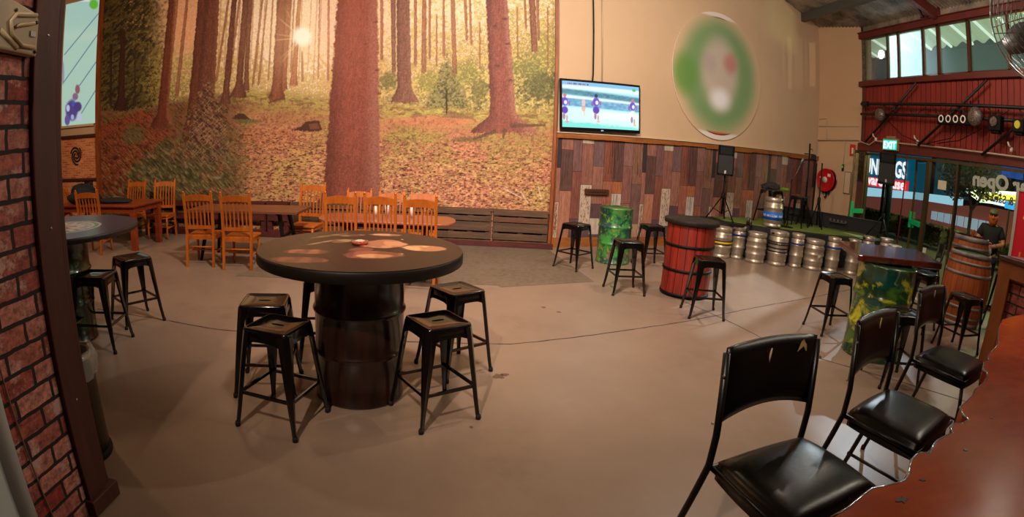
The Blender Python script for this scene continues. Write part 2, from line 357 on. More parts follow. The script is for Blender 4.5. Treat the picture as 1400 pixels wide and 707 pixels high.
# forest print --------------------------------------------------------
def poly_trunk(x0a, x0b, y0, x1a, x1b, y1): return [(x0a, y0), (x0b, y0), (x1b, y1), (x1a, y1)]
def paint_forest(U, V, P):
    X, Y = survey(P); n = len(X); C = np.zeros((n, 3)); C[:] = (226, 176, 142)
    nA = fbm(X*.025, Y*.03, 5); nB = fbm(X*.09+9, Y*.10, 4); nC = fbm(X*.28+3, Y*.30, 4); nD = fbm(X*.8, Y*.8, 3); nE = fbm(X*.5+40, Y*.5+7, 3)
    nS = fbm(X*.9+.1*Y, Y*.12, 3); nG = fbm(X*.10, Y*.34+11, 4); nH = fbm(X*.22+5, Y*.62, 3); nF = fbm(X*.34+50, Y*.8+9, 2)
    sun = np.hypot(X-413, Y-50)
    C = over(C, (250, 232, 204), ss(190, 30, sun)*.85); C = over(C, (244, 222, 190), ss(440, 620, X)*ss(100, 0, Y)*.55)
    # leafy background, thinning towards the sky
    dens = np.interp(Y, [0, 40, 80, 115, 140], [.34, .46, .62, .82, 1.0])+.30*(nA-.5)*2*.5+.22*ss(560, 740, X)-.30*ss(110, 20, sun)-.12*ss(300, 360, X)*ss(470, 420, X)*ss(90, 20, Y)
    lm = ss(.47, .56, .5*nC+.3*nD+.2*nE+(dens-.5)*.42)
    tone = ss(.38, .62, nC*.5+nE*.5); fc = np.stack([118+70*tone, 108+54*tone, 60+34*tone], 1)
    warm = ss(230, 60, sun)[:, None]; fc = fc*(1-warm*.5)+np.array([212, 164, 100.])*warm*.5
    C = C*(1-(lm*.86)[:, None])+fc*(lm*.86)[:, None]
    C = over(C, (70, 66, 36), ss(.40, .30, nC*.6+nD*.4)*lm*.55*ss(20, 90, Y)); C = over(C, (218, 196, 132), ss(.62, .72, nE)*lm*.5)
    # pale gap between the left trunks
    g = ss(222, 240, X+6*(nC-.5))*ss(292, 268, X)*ss(84, 50, Y+16*(nC-.5)); C = over(C, (222, 160, 122), g*.92)
    # dark fir at the left
    d = ss(234, 196, X+40*(nC-.5))*ss(190, 150, Y); C = over(C, (74, 62, 34), d*.94)
    C = over(C, (206, 146, 106), d*ss(.60, .66, nE*.6+nC*.4)*ss(120, 10, Y)*ss(140, 190, X)*.95)
    C = over(C, (112, 96, 48), d*ss(.48, .62, nD*.5+nB*.5)*.8); C = over(C, (40, 32, 20), d*ss(.50, .40, fbm((X+Y)*.3, (X-Y)*.12+4, 4))*.75)
    C = over(C, (152, 128, 62), ss(186, 212, X+20*(nC-.5))*ss(232, 216, X)*ss(60, 92, Y)*ss(160, 120, Y)*ss(.4, .6, nD)*.85)
    # bushes
    for cx, cy, rx, ry, c in ((738, 116, 30, 28, (84, 82, 52)), (720, 92, 26, 18, (120, 112, 66)), (655, 122, 15, 20, (104, 94, 56)), (530, 112, 15, 15, (96, 90, 54)), (588, 112, 22, 16, (134, 122, 66)), (640, 102, 20, 18, (128, 118, 66)), (748, 70, 14, 30, (140, 126, 72)), (475, 100, 12, 20, (160, 142, 76))):
        q = np.hypot((X-cx)/rx, (Y-cy)/ry)+1.1*(nC-.5)+.5*(nD-.5); C = over(C, c, ss(1.05, .6, q)*.8); C = over(C, np.array(c)*1.5, ss(1.0, .6, q)*ss(.54, .66, nE)*.6)
    # ground line
    hy = np.interp(X, [100, 160, 200, 232, 262, 300, 330, 372, 450, 520, 560, 640, 700, 757], [150, 152, 148, 140, 134, 130, 124, 126, 134, 140, 144, 148, 154, 152])
    dy = Y-hy; gr = ss(-4, 6, dy+16*(nC-.5)+10*(nD-.5))
    lit = np.stack([176+44*(nG-.5), 118+34*(nG-.5), 82+22*(nG-.5)], 1); C = C*(1-gr[:, None])+lit*gr[:, None]
    # far mossy grass
    C = over(C, (158, 146, 76), gr*ss(42, 4, dy)*ss(.36, .56, nG)*.9); C = over(C, (196, 180, 100), gr*ss(30, 0, dy)*ss(.5, .62, nH)*ss(300, 340, X)*.7); C = over(C, (96, 90, 48), gr*ss(36, 4, dy)*ss(.44, .34, nG)*.6)
    # broad drifts : pink litter, olive moss, straw
    C = over(C, (190, 120, 92), gr*ss(.50, .60, nA)*ss(20, 50, dy)*.7*ss(320, 400, X)); C = over(C, (150, 132, 70), gr*ss(.50, .40, nA)*ss(14, 40, dy)*.75*ss(.35, .5, nG))
    C = over(C, (196, 164, 88), gr*ss(320, 380, X)*ss(480, 400, X)*ss(30, 90, dy)*ss(.42, .58, nB)*.65); C = over(C, (188, 118, 92), gr*ss(470, 560, X)*ss(60, 110, dy)*.4)
    C = over(C, (186, 108, 76), ss(1, .6, np.hypot((X-365)/58, (Y-188)/16)+.8*(nC-.5))*.55); C = over(C, (196, 116, 88), ss(1, .6, np.hypot((X-590)/78, (Y-166)/9)+.6*(nC-.5))*.7)
    C = over(C, (158, 146, 70), ss(1, .5, np.hypot((X-560)/60, (Y-186)/9)+.9*(nC-.5))*.6); C = over(C, (176, 160, 82), ss(1, .5, np.hypot((X-740)/26, (Y-268)/22)+.9*(nC-.5))*.7)
    # litter texture, coarser towards the viewer
    k = ss(8, 90, dy)*gr
    C = over(C, (216, 164, 100), k*ss(.52, .68, nH)*.6*ss(300, 380, X)); C = over(C, (206, 138, 112), k*ss(.54, .66, nD)*.5); C = over(C, (120, 66, 56), k*ss(.46, .34, nF)*.75); C = over(C, (54, 30, 30), k*ss(.36, .27, nF*.7+nD*.3)*.9); C = over(C, (236, 190, 130), k*ss(.68, .78, nF)*.6*ss(300, 380, X))
    C = over(C, (108, 70, 50), gr*ss(.40, .30, nC)*.45)
    # darker left ground with the red path
    lf = gr*ss(350, 300, X+24*(nC-.5)); C = over(C, (106, 64, 42), lf*.7); C = over(C, (88, 80, 48), lf*ss(.40, .52, nB)*ss(160, 205, Y)*.85)
    pth = inpoly(X+14*(nC-.5), Y+12*(nC-.5), [(136, 172), (190, 152), (214, 150), (205, 176), (232, 172), (240, 178), (185, 220), (160, 264), (136, 264)])
    C = over(C, (146, 66, 42), pth*(.6+.35*nB)); C = over(C, (84, 38, 28), pth*ss(.46, .36, nD*.5+nH*.5)*.7)
    C = over(C, (98, 92, 58), ss(1, .6, np.hypot((X-182)/20, (Y-184)/17)+.9*(nC-.5))*.75); C = over(C, (86, 80, 50), ss(1, .7, np.hypot((X-228)/56, (Y-242)/32)+.5*(nC-.5))*.75)
    gs = fbm((X-Y)*.55, (X+Y)*.12+3, 3); C = over(C, (150, 134, 94), lf*ss(.58, .68, gs)*ss(165, 215, Y)*.7); C = over(C, (44, 36, 24), lf*ss(.42, .32, gs)*.55)
    C = over(C, (176, 176, 150), ss(1, .4, np.hypot((X-297)/7, (Y-243)/2.5)+.8*(nD-.5))*.6)
    def tr(xa, xb, y0, xc, xd, y1, col, hi=None, flare=0, a=1.):
        nonlocal C
        w0, w1 = xb-xa, xd-xc; t = np.clip((Y-y0)/(y1-y0), 0, 1); l = xa+(xc-xa)*t; r = xb+(xd-xb)*t; wob = (.9+.02*(w0+w1))*(nC-.5)*2; l = l+wob; r = r+wob*.7
        if flare: f = flare*ss(y1-26-flare*.4, y1, Y)**1.8; l = l-f; r = r+f*1.05
        e = .5+.008*(w0+w1); ybt = y1+(-2+.1*flare)*np.abs((X-(l+r)/2)/np.maximum((r-l)/2, 1))**2
        mk = ss(-e, e, X-l)*ss(-e, e, r-X)*ss(ybt+2, ybt-1.5, Y+5*(nD-.5)*(1.6 if flare else 1))
        if y0 > 0: mk = mk*ss(y0-2, y0+2, Y)
        q = np.clip((X-l)/np.maximum(r-l, .5), 0, 1); tex = .84+.30*nS+.22*(nD-.5)+.10*(nH-.5)
        cc = np.asarray(col, float)[None]*(tex*(.88+.24*ss(0, .35, q)*ss(1.1, .6, q)))[:, None]
        if hi is not None: h = (ss(.66, .9, q)*(.5+.7*nD))[:, None]; cc = cc*(1-h)+np.asarray(hi, float)[None]*h
        m_ = (mk*a)[:, None]; C = C*(1-m_)+cc*m_
    far = [(344, 347, 0, 334, 337, 112), (364, 366, 0, 352, 355, 116), (401, 403, 0, 396, 399, 100), (448, 451, 0, 447, 450, 110), (520, 524, 0, 520, 524, 82), (537, 540, 0, 537, 540, 70),
           (566, 570, 0, 566, 570, 90), (577, 583, 0, 576, 583, 100), (586, 589, 0, 586, 589, 82), (605, 608, 0, 605, 609, 78), (616, 622, 0, 619, 625, 103), (634, 638, 0, 637, 640, 56), (641, 644, 0, 643, 646, 62),
           (716, 719, 0, 718, 721, 40), (733, 737, 0, 735, 738, 56), (412, 415, 70, 412, 415, 112), (240, 244, 0, 229, 232, 122), (254, 258, 0, 239, 244, 132), (311, 314, 0, 294, 297, 112), (326, 329, 0, 312, 315, 110), (357, 360, 0, 344, 347, 118), (372, 374, 0, 366, 368, 110),
           (476, 478, 20, 476, 478, 90), (436, 438, 0, 434, 436, 108), (551, 553, 30, 551, 553, 90), (596, 598, 20, 596, 598, 90), (655, 657, 30, 655, 657, 95), (748, 750, 10, 748, 750, 90), (706, 708, 10, 707, 709, 80)]
    for q in far: tr(*q, (132, 84, 62), a=.85)
    for k_ in range(18):
        x = 292+k_*8.6+4*_T[k_, 5]; tr(x, x+1.5, 0, x-5, x-3.4, 96+16*_T[k_, 9], (164, 112, 84), a=.6)
    tr(723, 732, 0, 727, 735, 72, (122, 80, 62)); tr(338, 345, 0, 333, 339, 125, (108, 66, 50), flare=2)
    tr(317, 324, 0, 303, 312, 144, (98, 58, 44), flare=3); tr(332, 340, 0, 321, 330, 134, (104, 62, 48), flare=7)
    tr(391, 399, 0, 383, 391, 124, (132, 76, 54), flare=2); tr(379, 391, 0, 371, 385, 138, (120, 68, 50), flare=5)
    tr(407, 412, 0, 397, 405, 118, (150, 90, 62), flare=2)
    tr(165, 171, 40, 160, 170, 152, (58, 34, 26), flare=6); tr(150, 153, 60, 150, 153, 146, (52, 36, 26)); tr(184, 186, 60, 183, 185, 146, (60, 40, 28))
    tr(231, 240, 0, 213, 229, 176, (96, 48, 34), hi=(142, 90, 60), flare=9)
    tr(271, 283, 0, 254, 270, 180, (92, 48, 36), flare=4); tr(282, 300, 0, 262, 290, 195, (98, 54, 42), hi=(126, 74, 54), flare=12)
    tr(534, 541, 0, 536, 541, 100, (118, 82, 64)); tr(542, 560, 0, 543, 563, 141, (116, 76, 62), hi=(140, 96, 78), flare=9)
    tr(665, 694, 0, 671, 707, 182, (122, 70, 60), hi=(160, 104, 88), flare=27)
    tr(461, 516, 0, 441, 520, 284, (118, 62, 50), hi=(148, 92, 78), flare=11)
    # knots on the two big trunks
    for kx, ky in ((514, 30), (516, 96), (518, 128), (500, 60), (690, 26), (676, 36), (694, 60), (680, 90), (698, 110)):
        C = over(C, (84, 46, 40), ss(1, .3, np.hypot((X-kx)/5, (Y-ky)/2.6)+.5*(nD-.5))*.6)
    # roots running out
    for x0, y0, x1, y1, w in ((700, 172, 745, 171, 4), (676, 180, 648, 190, 4), (690, 178, 688, 188, 4), (452, 270, 430, 286, 5), (236, 172, 206, 182, 2), (286, 188, 312, 204, 3), (386, 134, 368, 140, 2)):
        t = np.clip(((X-x0)*(x1-x0)+(Y-y0)*(y1-y0))/((x1-x0)**2+(y1-y0)**2), 0, 1); dd = np.hypot(X-x0-(x1-x0)*t, Y-y0-(y1-y0)*t); C = over(C, (92, 66, 50), ss(w*(1.1-.7*t), w*.3, dd+2*(nD-.5))*.8)
    # spruce boughs in front of the big left trunk
    sp = ss(1, .6, np.hypot((X-284)/(20+.2*(Y-110).clip(0)), (Y-172)/64)+1.1*(nC-.5)); C = over(C, (88, 62, 46), sp*.5)
    b1 = fbm((X+Y)*.5, (X-Y)*.13, 3); b2 = fbm((X-Y)*.5, (X+Y)*.13+5, 3); C = over(C, (164, 122, 94), sp*ss(.55, .64, b1)*.85); C = over(C, (148, 112, 80), sp*ss(.56, .66, b2)*.7); C = over(C, (48, 34, 26), sp*ss(.42, .32, b2)*.75)
    # young fir
    fw = (Y-70)*.42+12*(nC-.5)+10*(nD-.5); fir = ss(0, 6, fw-np.abs(X-611))*ss(152, 142, Y+10*(nD-.5)); C = over(C, (104, 96, 60), fir*.7); C = over(C, (154, 140, 88), fir*ss(.54, .64, nE)*.7); C = over(C, (62, 56, 36), fir*ss(.42, .34, nE)*.6)
    tr(609.4, 611.6, 122, 609.4, 611.6, 157, (58, 42, 32)); C = over(C, (112, 78, 58), ss(1, .5, np.hypot((X-626)/30, (Y-158)/6)+.6*(nD-.5))*.55)
    # stumps
    for pl in ([(399, 178), (412, 172), (418, 166), (436, 165), (441, 178), (425, 180)], [(316, 163), (325, 155), (333, 155), (343, 164)]):
        s_ = inpoly(X+4*(nD-.5), Y+4*(nD-.5), pl); C = over(C, (74, 44, 34), s_*.92)
    s_ = inpoly(X+2*(nD-.5), Y, [(422, 170), (434, 168), (437, 176), (424, 177)]); C = over(C, (128, 74, 56), s_*.8)
    C = over(C, (96, 96, 52), ss(1, .5, np.hypot((X-338)/26, (Y-166)/4)+.5*(nD-.5))*.7); C = over(C, (80, 72, 48), ss(1, .5, np.hypot((X-640)/30, (Y-191)/5)+.6*(nD-.5))*.55)
    for x0, y0, x1, y1 in ((689, 258, 712, 270), (712, 262, 722, 278), (736, 255, 740, 272)):
        t = np.clip(((X-x0)*(x1-x0)+(Y-y0)*(y1-y0))/((x1-x0)**2+(y1-y0)**2), 0, 1); C = over(C, (222, 186, 160), ss(1.2, .4, np.hypot(X-x0-(x1-x0)*t, Y-y0-(y1-y0)*t))*.8)
    C *= (1+.26*(nD-.5))[:, None]
    # the low sun
    ang = np.arctan2(Y-52, X-413); ray = (np.maximum(0, np.cos(ang*8+.6))**26+.7*np.maximum(0, np.cos(ang*7+2.1))**34)*ss(58, 8, sun)
    C = over(C, (255, 222, 160), np.clip(ray, 0, 1)*.7); C = over(C, (252, 214, 170), ss(110, 8, sun)*.4*np.where((X > 452) & (X < 520), .35, 1)); C = over(C, (255, 252, 238), ss(18, 8, sun+3*(nC-.5)))
    C = over(C, (204, 104, 80), ss(420, 455, X)*ss(560, 490, X)*ss(240, 0, Y)*.22)
    return C*PRINT_GAIN
PRINT_GAIN = np.array([.97, 1.0, 1.0])
gx0, gx1 = -7.42, 1.42
o = grid_paint('wall_back_mural', gx1-gx0, 5.2, 1050, 600, paint_forest, mat_attr('forest_print', .62, spec=.2), lambda U, V: np.stack([gx0+U, np.full_like(U, WP), .05+V], 1))
o['kind'] = 'structure'
struct('trim_6', MB().box((-7.47, 9.27, 2.75), (.09, .08, 5.5)), two)

# left of the mural: cream, projector screen, small brick wallpaper
def brickmat(name, c1, c2, mortar, bwid, bh, ms, axes, rough=.75, bump=.3, contrast=1., blot=None, off=.5):
    m = bpy.data.materials.new(name); m.use_nodes = True; nt = m.node_tree; N = nt.nodes; K = nt.links; b = N['Principled BSDF']; b.inputs['Roughness'].default_value = rough
    tc = N.new('ShaderNodeTexCoord'); sp = N.new('ShaderNodeSeparateXYZ'); cb = N.new('ShaderNodeCombineXYZ'); K.new(tc.outputs['Object'], sp.inputs[0])
    K.new(sp.outputs[axes[0]], cb.inputs[0]); K.new(sp.outputs[axes[1]], cb.inputs[1])
    nz = N.new('ShaderNodeTexNoise'); nz.inputs['Scale'].default_value = 14; nz.inputs['Detail'].default_value = 3; K.new(cb.outputs[0], nz.inputs['Vector'])
    va = N.new('ShaderNodeVectorMath'); va.operation = 'MULTIPLY_ADD'; va.inputs[1].default_value = (bh*.16,)*3; K.new(nz.outputs['Color'], va.inputs[0]); K.new(cb.outputs[0], va.inputs[2])
    br = N.new('ShaderNodeTexBrick'); br.inputs['Scale'].default_value = 1; br.inputs['Brick Width'].default_value = bwid; br.inputs['Row Height'].default_value = bh
    br.inputs['Mortar Size'].default_value = ms; br.inputs['Mortar Smooth'].default_value = .25; br.offset = off
    br.inputs['Color1'].default_value = L3(c1); br.inputs['Color2'].default_value = L3(c2); br.inputs['Mortar'].default_value = L3(mortar); br.inputs['Bias'].default_value = 0
    K.new(va.outputs[0], br.inputs['Vector'])
    n2 = N.new('ShaderNodeTexNoise'); n2.inputs['Scale'].default_value = 22/max(bh*10, .3); n2.inputs['Detail'].default_value = 6; n2.inputs['Roughness'].default_value = .75; K.new(cb.outputs[0], n2.inputs['Vector'])
    r = N.new('ShaderNodeMapRange'); r.inputs[1].default_value = .38; r.inputs[2].default_value = .62; r.inputs[3].default_value = 1-.4*contrast; r.inputs[4].default_value = 1+.35*contrast; K.new(n2.outputs['Fac'], r.inputs[0])
    vm = N.new('ShaderNodeVectorMath'); vm.operation = 'SCALE'; K.new(br.outputs['Color'], vm.inputs[0]); K.new(r.outputs[0], vm.inputs['Scale']); out = vm.outputs[0]
    if blot:
        n3 = N.new('ShaderNodeTexNoise'); n3.inputs['Scale'].default_value = 5; n3.inputs['Detail'].default_value = 8; n3.inputs['Roughness'].default_value = .8; K.new(cb.outputs[0], n3.inputs['Vector'])
        r3 = N.new('ShaderNodeMapRange'); r3.inputs[1].default_value = .52; r3.inputs[2].default_value = .6; K.new(n3.outputs['Fac'], r3.inputs[0])
        inv = N.new('ShaderNodeMath'); inv.operation = 'SUBTRACT'; inv.inputs[0].default_value = 1; K.new(br.outputs['Fac'], inv.inputs[1])
        mu = N.new('ShaderNodeMath'); mu.operation = 'MULTIPLY'; K.new(r3.outputs[0], mu.inputs[0]); K.new(inv.outputs[0], mu.inputs[1])
        mx = N.new('ShaderNodeMix'); mx.data_type = 'RGBA'; K.new(mu.outputs[0], mx.inputs[0]); K.new(out, mx.inputs[6]); mx.inputs[7].default_value = L3(blot); out = mx.outputs[2]
    K.new(out, b.inputs['Base Color'])
    bp = N.new('ShaderNodeBump'); bp.inputs['Strength'].default_value = bump; bp.inputs['Distance'].default_value = .01; bp.invert = True; K.new(br.outputs['Fac'], bp.inputs['Height']); K.new(bp.outputs[0], b.inputs['Normal'])
    return m
bkm = brickmat('small_brick_wallpaper', (190, 84, 44), (226, 150, 96), (206, 156, 108), .16, .048, .008, (0, 2), bump=.1)
struct('wall_back_brick_paper', MB().box((-8.5, 9.3, 1.0), (1.96, .02, 2.0)), bkm)
struct('trim_7', MB().box((-8.5, 9.27, 2.0), (1.98, .05, .06)).box((-8.5, 9.27, 1.08), (1.98, .05, .05)), mat('dark_orange_rail', (70, 34, 20), .6))
scr = thing('projector_screen', 'bright pull-down projector screen showing a football player on pale green grass, beside the forest mural', 'projector screen', (-8.45, 9.25, 2.2))
MB().box((0, .02, 1.75), (1.72, .01, 3.5)).build('screen_border', mat('screen_cream', (214, 186, 140), .7), scr)
def paint_screen(U, V, P):
    X, Y = survey(P); n = fbm(X*.05, Y*.1, 3); C = np.zeros((len(X), 3)); C[:] = (188, 222, 205)
    C = over(C, (170, 212, 206), ss(60, 0, Y)*.8); C = over(C, (212, 232, 208), ss(35, 48, Y)*ss(62, 50, Y)*.4); C = over(C, (196, 224, 196), n*.5)
    for (xa, ya, xb, yb) in ((88, 75, 140, 12), (86, 114, 140, 38), (108, 118, 136, 78), (110, 157, 134, 118)):
        d = np.abs((X-xa)*(yb-ya)-(Y-ya)*(xb-xa))/math.hypot(xb-xa, yb-ya); C = over(C, (96, 130, 158), ss(1.1, .3, d)*(Y > yb)*(Y < ya)*.8)
    bl = lambda cx, cy, rx, ry: ss(1.15, .75, np.hypot((X-cx)/rx, (Y-cy)/ry)+.3*(n-.5))
    C = over(C, (92, 72, 140), bl(98, 151, 9, 15)); C = over(C, (84, 66, 130), bl(106, 146, 6, 7)); C = over(C, (110, 90, 160), bl(92, 164, 4, 8)); C = over(C, (158, 100, 112), bl(106, 122, 3.5, 6.5)); C = over(C, (150, 110, 140), bl(103, 132, 4, 5)); C = over(C, (196, 214, 240), bl(93, 148, 2.5, 5)); C = over(C, (70, 96, 190), bl(100, 142, 2, 4)); C = over(C, (176, 190, 226), bl(99, 160, 2.5, 4))
    C = over(C, (206, 214, 236), bl(109, 160, 4, 6)); C = over(C, (140, 130, 180), bl(86, 100, 2, 16)*.6)
    C = over(C, (110, 190, 60), bl(128, 6, 6, 7)); C = over(C, (240, 240, 240), ss(101, 103, X)*ss(124, 121, X)*ss(3, 1.5, Y))
    return C
o = grid_paint('projected_picture', 1.0, 2.7, 160, 300, paint_screen, mat_attr('projected_light', emis=.72), lambda U, V: np.stack([-8.52+U-8.45*0, np.full_like(U, 9.255), 2.25+V], 1), None)
o.parent = scr; o.matrix_parent_inverse = Matrix.Translation((8.45, -9.25, -2.2))

# left brick partition and its timber post ---------------------------------
struct('wall_partition', MB().box((-1.84, -.72, 3.2), (.2, 4.79, 6.4)), brickmat('big_brick_wallpaper', (140, 48, 38), (186, 120, 104), (32, 20, 20), .235, .098, .011, (1, 2), bump=.25, contrast=1.35, blot=(196, 158, 146), off=.4))
m = MB().box((-1.79, 1.755, 3.2), (.15, .15, 6.4)); m.box((-1.80, 1.853, 3.2), (.15, .036, 6.4)); struct('pillar_1', m, CONC_POST, bevel=.006)
struct('baseboard_partition', MB().box((-1.78, 1.775, .045), (.19, .23, .09)), CONC_POST, bevel=.004)
SCREW = mat('screw_head', (190, 180, 165), .3, .8)
for z in (1.42, 2.24, .62): tag(MB().lathe([(.006, 0), (.006, .003), (.002, .004)], seg=10).xform(Matrix.Translation((-1.714, 1.76, z))@Matrix.Rotation(PI/2, 4, 'Y')).build('screw', SCREW), {1.42: 'screw at eye height in the brown timber post', 2.24: 'topmost screw in the brown timber post beside the beige bracket', .62: 'lowest screw in the brown timber post above the bin'}[z], 'screw')
wj = mat('white_gloss_paint', (196, 202, 204), .4)
struct('trim_8', MB().lathe([(.045, 0), (.045, 3)], (-1.69, 1.235, 0), 20).box((-1.73, 1.1, 1.5), (.09, .28, 3)), wj)
# ================================================================== door wall (x = XD), cladding, high windows
HZ, CZ, SZ, WZ, BZ = 2.42, 2.60, 3.90, 4.02, 5.03
fr = mat('brown_aluminium_frame', (84, 48, 32), .4, .3)
gf = mat('dark_bronze_frame', (84, 68, 44), .35, .4)
redc = mat('red_timber_cladding', (150, 46, 34), .6, var=(1.8, (124, 36, 27), 1.4), stretch=(3, 3, .4), bump=(12, .15))
dk = mat('cladding_groove', (40, 12, 10), .8)
m = MB(); m.box((XD+.06, 3.65, (CZ+SZ)/2), (.06, 13.9, SZ-CZ))
y = 10.55
while y > -3: m.box((XD+.02, y-.072, (CZ+SZ)/2), (.03, .135+random.uniform(-.006, .002), SZ-CZ-.01)); y -= .15
struct('wall_right_cladding', m, redc)
struct('wall_right_groove', MB().box((XD+.034, 3.65, (CZ+SZ)/2), (.002, 13.8, SZ-CZ)), dk)
struct('trim_9', MB().box((XD, 3.7, (HZ+CZ)/2), (.14, 14, CZ-HZ)).box((XD+.02, 10.56, 3.3), (.1, .1, 1.45)), redst, bevel=.01)
struct('trim_10', MB().box((XD-.02, 3.7, 3.96), (.16, 14, .12)).box((XD, 3.7, 5.1), (.14, 14, .13)).box((XD-.04, 3.7, 5.17), (.16, 14, .02)), redst, bevel=.01)
struct('wall_right', MB().box((XD+.06, -.2, 1.21), (.1, 6.2, 2.42)), plaster)
def pane_mat(name, refl, haze=0., hc=(200, 225, 235)):
    m = bpy.data.materials.new(name); m.use_nodes = True; nt = m.node_tree; N = nt.nodes; K = nt.links; N.remove(N['Principled BSDF']); out = N['Material Output']
    t = N.new('ShaderNodeBsdfTransparent'); g_ = N.new('ShaderNodeBsdfGlossy'); g_.inputs['Roughness'].default_value = .02; g_.inputs['Color'].default_value = (.9, .95, .93, 1)
    f = N.new('ShaderNodeFresnel'); f.inputs[0].default_value = 1.33; mu = N.new('ShaderNodeMath'); mu.operation = 'MULTIPLY'; mu.inputs[1].default_value = refl; K.new(f.outputs[0], mu.inputs[0])
    x = N.new('ShaderNodeMixShader'); K.new(mu.outputs[0], x.inputs[0]); K.new(t.outputs[0], x.inputs[1]); K.new(g_.outputs[0], x.inputs[2]); last = x
    if haze:
        h = N.new('ShaderNodeBsdfTranslucent'); h.inputs[0].default_value = L3(hc); x2 = N.new('ShaderNodeMixShader'); x2.inputs[0].default_value = haze; K.new(last.outputs[0], x2.inputs[1]); K.new(h.outputs[0], x2.inputs[2]); last = x2
    K.new(last.outputs[0], out.inputs[0]); return m
glass = pane_mat('clear_glass', .45); glass2 = pane_mat('hazy_glass', .5, .34); glass3 = pane_mat('thin_haze_glass', .5, .10)
struct('wall_right_fascia', MB().box((XD+.05, 3.7, 5.29), (.05, 14, .24)), cg)
# high windows
ys = [10.5, 9.67, 9.30, 8.49, 8.03, 7.14, 6.13, 5.1, 4.05, 3.0]
for k in range(len(ys)-1):
    a, b = ys[k], ys[k+1]; w = thing('window_%d' % (k+1), '', 'window', (XD, (a+b)/2, 4.52)); del w['label']; del w['category']; w['kind'] = 'structure'
    h = (a-b)/2; t = .055 if k == 4 else .03; f = MB()
    f.box((0, h-t/2, 0), (.07, t, 1.0)).box((0, -h+t/2, 0), (.07, t, 1.0)).box((0, 0, -.485), (.07, 2*h, .03)).box((0, 0, .49), (.07, 2*h, .03))
    f.build('window_frame', gf if k < 2 else fr, w); MB().box((0, 0, 0), (.006, 2*h-.04, .96)).build('window_pane', glass2 if k in (1, 2) else glass3 if k > 2 else glass, w)
# shopfront glazing below
yy = [10.36, 8.30, 7.43, 5.6, 4.2]
for k in range(len(yy)-1):
    a, b = yy[k], yy[k+1]; w = thing('window_%d' % (k+20), '', 'window', (XD, (a+b)/2, 1.2)); del w['label']; del w['category']; w['kind'] = 'structure'
    h = (a-b)/2; f = MB(); t = .075 if k == 1 else .045
    f.box((0, h-t/2, 0), (.09, t, 2.4)).box((0, 0, 1.17), (.08, 2*h, .05)).box((0, 0, -1.16), (.08, 2*h, .08))
    if k == 3: f.box((0, -h, 0), (.09, .06, 2.4))
    f.build('window_frame', gf, w)
    if k != 0: MB().box((0, 0, 0), (.008, 2*h-.05, 2.3)).build('window_pane', glass, w)
struct('window_jamb', MB().box((XD, 10.5, 1.2), (.1, .28, 2.42)), gf)
# open glass door leaves with green push bars
grn = mat('green_push_bar', (20, 172, 96), .4, emis=((20, 172, 96), .12)); alu = mat('bronze_bright_edge', (150, 128, 84), .25, .8)
for n, x, y, rz, wd, kk in ((1, 9.12, 10.33, math.radians(207), .80, 0), (2, 9.24, 8.36, math.radians(59), .95, 1)):
    d = thing('door_%d' % n, '', 'door', (x, y, 0)); del d['label']; del d['category']; d['kind'] = 'structure'; d.rotation_euler = (0, 0, rz)
    f = MB().box((.03, 0, 1.2), (.05, .04, 2.36)).box((wd-.03, 0, 1.2), (.05, .04, 2.36)).box((wd/2, 0, 2.35), (wd, .04, .06)).box((wd/2, 0, .08), (wd, .04, .12))
    f.build('door_frame', alu, d, bevel=.004); MB().box((wd/2, 0, 1.2), (wd-.08, .008, 2.2)).build('door_pane', glass, d)
    sg_ = 1 if kk == 0 else 1; h = MB().box((wd/2, .05*sg_, 1.07), (wd-.06, .03, .1)).box((wd-.06, .04*sg_, 1.1), (.08, .05, .34)); h.build('door_handle', grn, d, bevel=.008)
# notices on the glass
pap = mat('white_paper', (214, 210, 190), .8)
tag(MB().box((XD-.02, 7.82, 1.92), (.004, .24, .17)).build('notice', pap), 'white notice sheet stuck on the glass between two door posts', 'notice')
tag(MB().box((XD-.02, 8.1, .62), (.004, .1, .1)).build('sticker', pap), 'small square white sticker low on the glass behind the kegs', 'sticker')
# lettering on the glass, read from outside
let = mat('frosted_lettering', (176, 182, 166), .6, emis=((150, 156, 140), .05)); let2 = mat('grey_lettering', (70, 84, 70), .6)
def text(body, size, loc, m, parent=None, rot=(PI/2, 0, PI/2), shear=0., off=0., align='LEFT', ext=.002, name='lettering', sx=1.):
    c = bpy.data.curves.new(name, 'FONT'); c.body = body; c.size = size; c.shear = shear; c.offset = off; c.extrude = ext; c.align_x = align; c.resolution_u = 3
    c.materials.append(m); tmp = bpy.data.objects.new('tmp', c); COL.objects.link(tmp); bpy.context.view_layer.update()
    me = bpy.data.meshes.new_from_object(tmp.evaluated_get(bpy.context.evaluated_depsgraph_get())); me.name = name; bpy.data.objects.remove(tmp); bpy.data.curves.remove(c)
    o = bpy.data.objects.new(name, me); COL.objects.link(o); o.location = loc; o.rotation_euler = rot; o.scale = (sx, 1, 1)
    if parent: o.parent = parent
    return o
tag(text('Bar Open', .34, (XD-.02, 5.40, 2.02), let, shear=.1, off=.014, name='window_lettering', sx=1.18), 'big pale words "Bar Open" seen mirrored on the shopfront glass', 'lettering')
tag(text('Friday & Saturday', .19, (XD-.02, 5.36, 1.80), let2, off=.004, name='window_lettering', sx=1.08), 'smaller grey line "Friday & Saturday" mirrored on the glass under the big words', 'lettering')
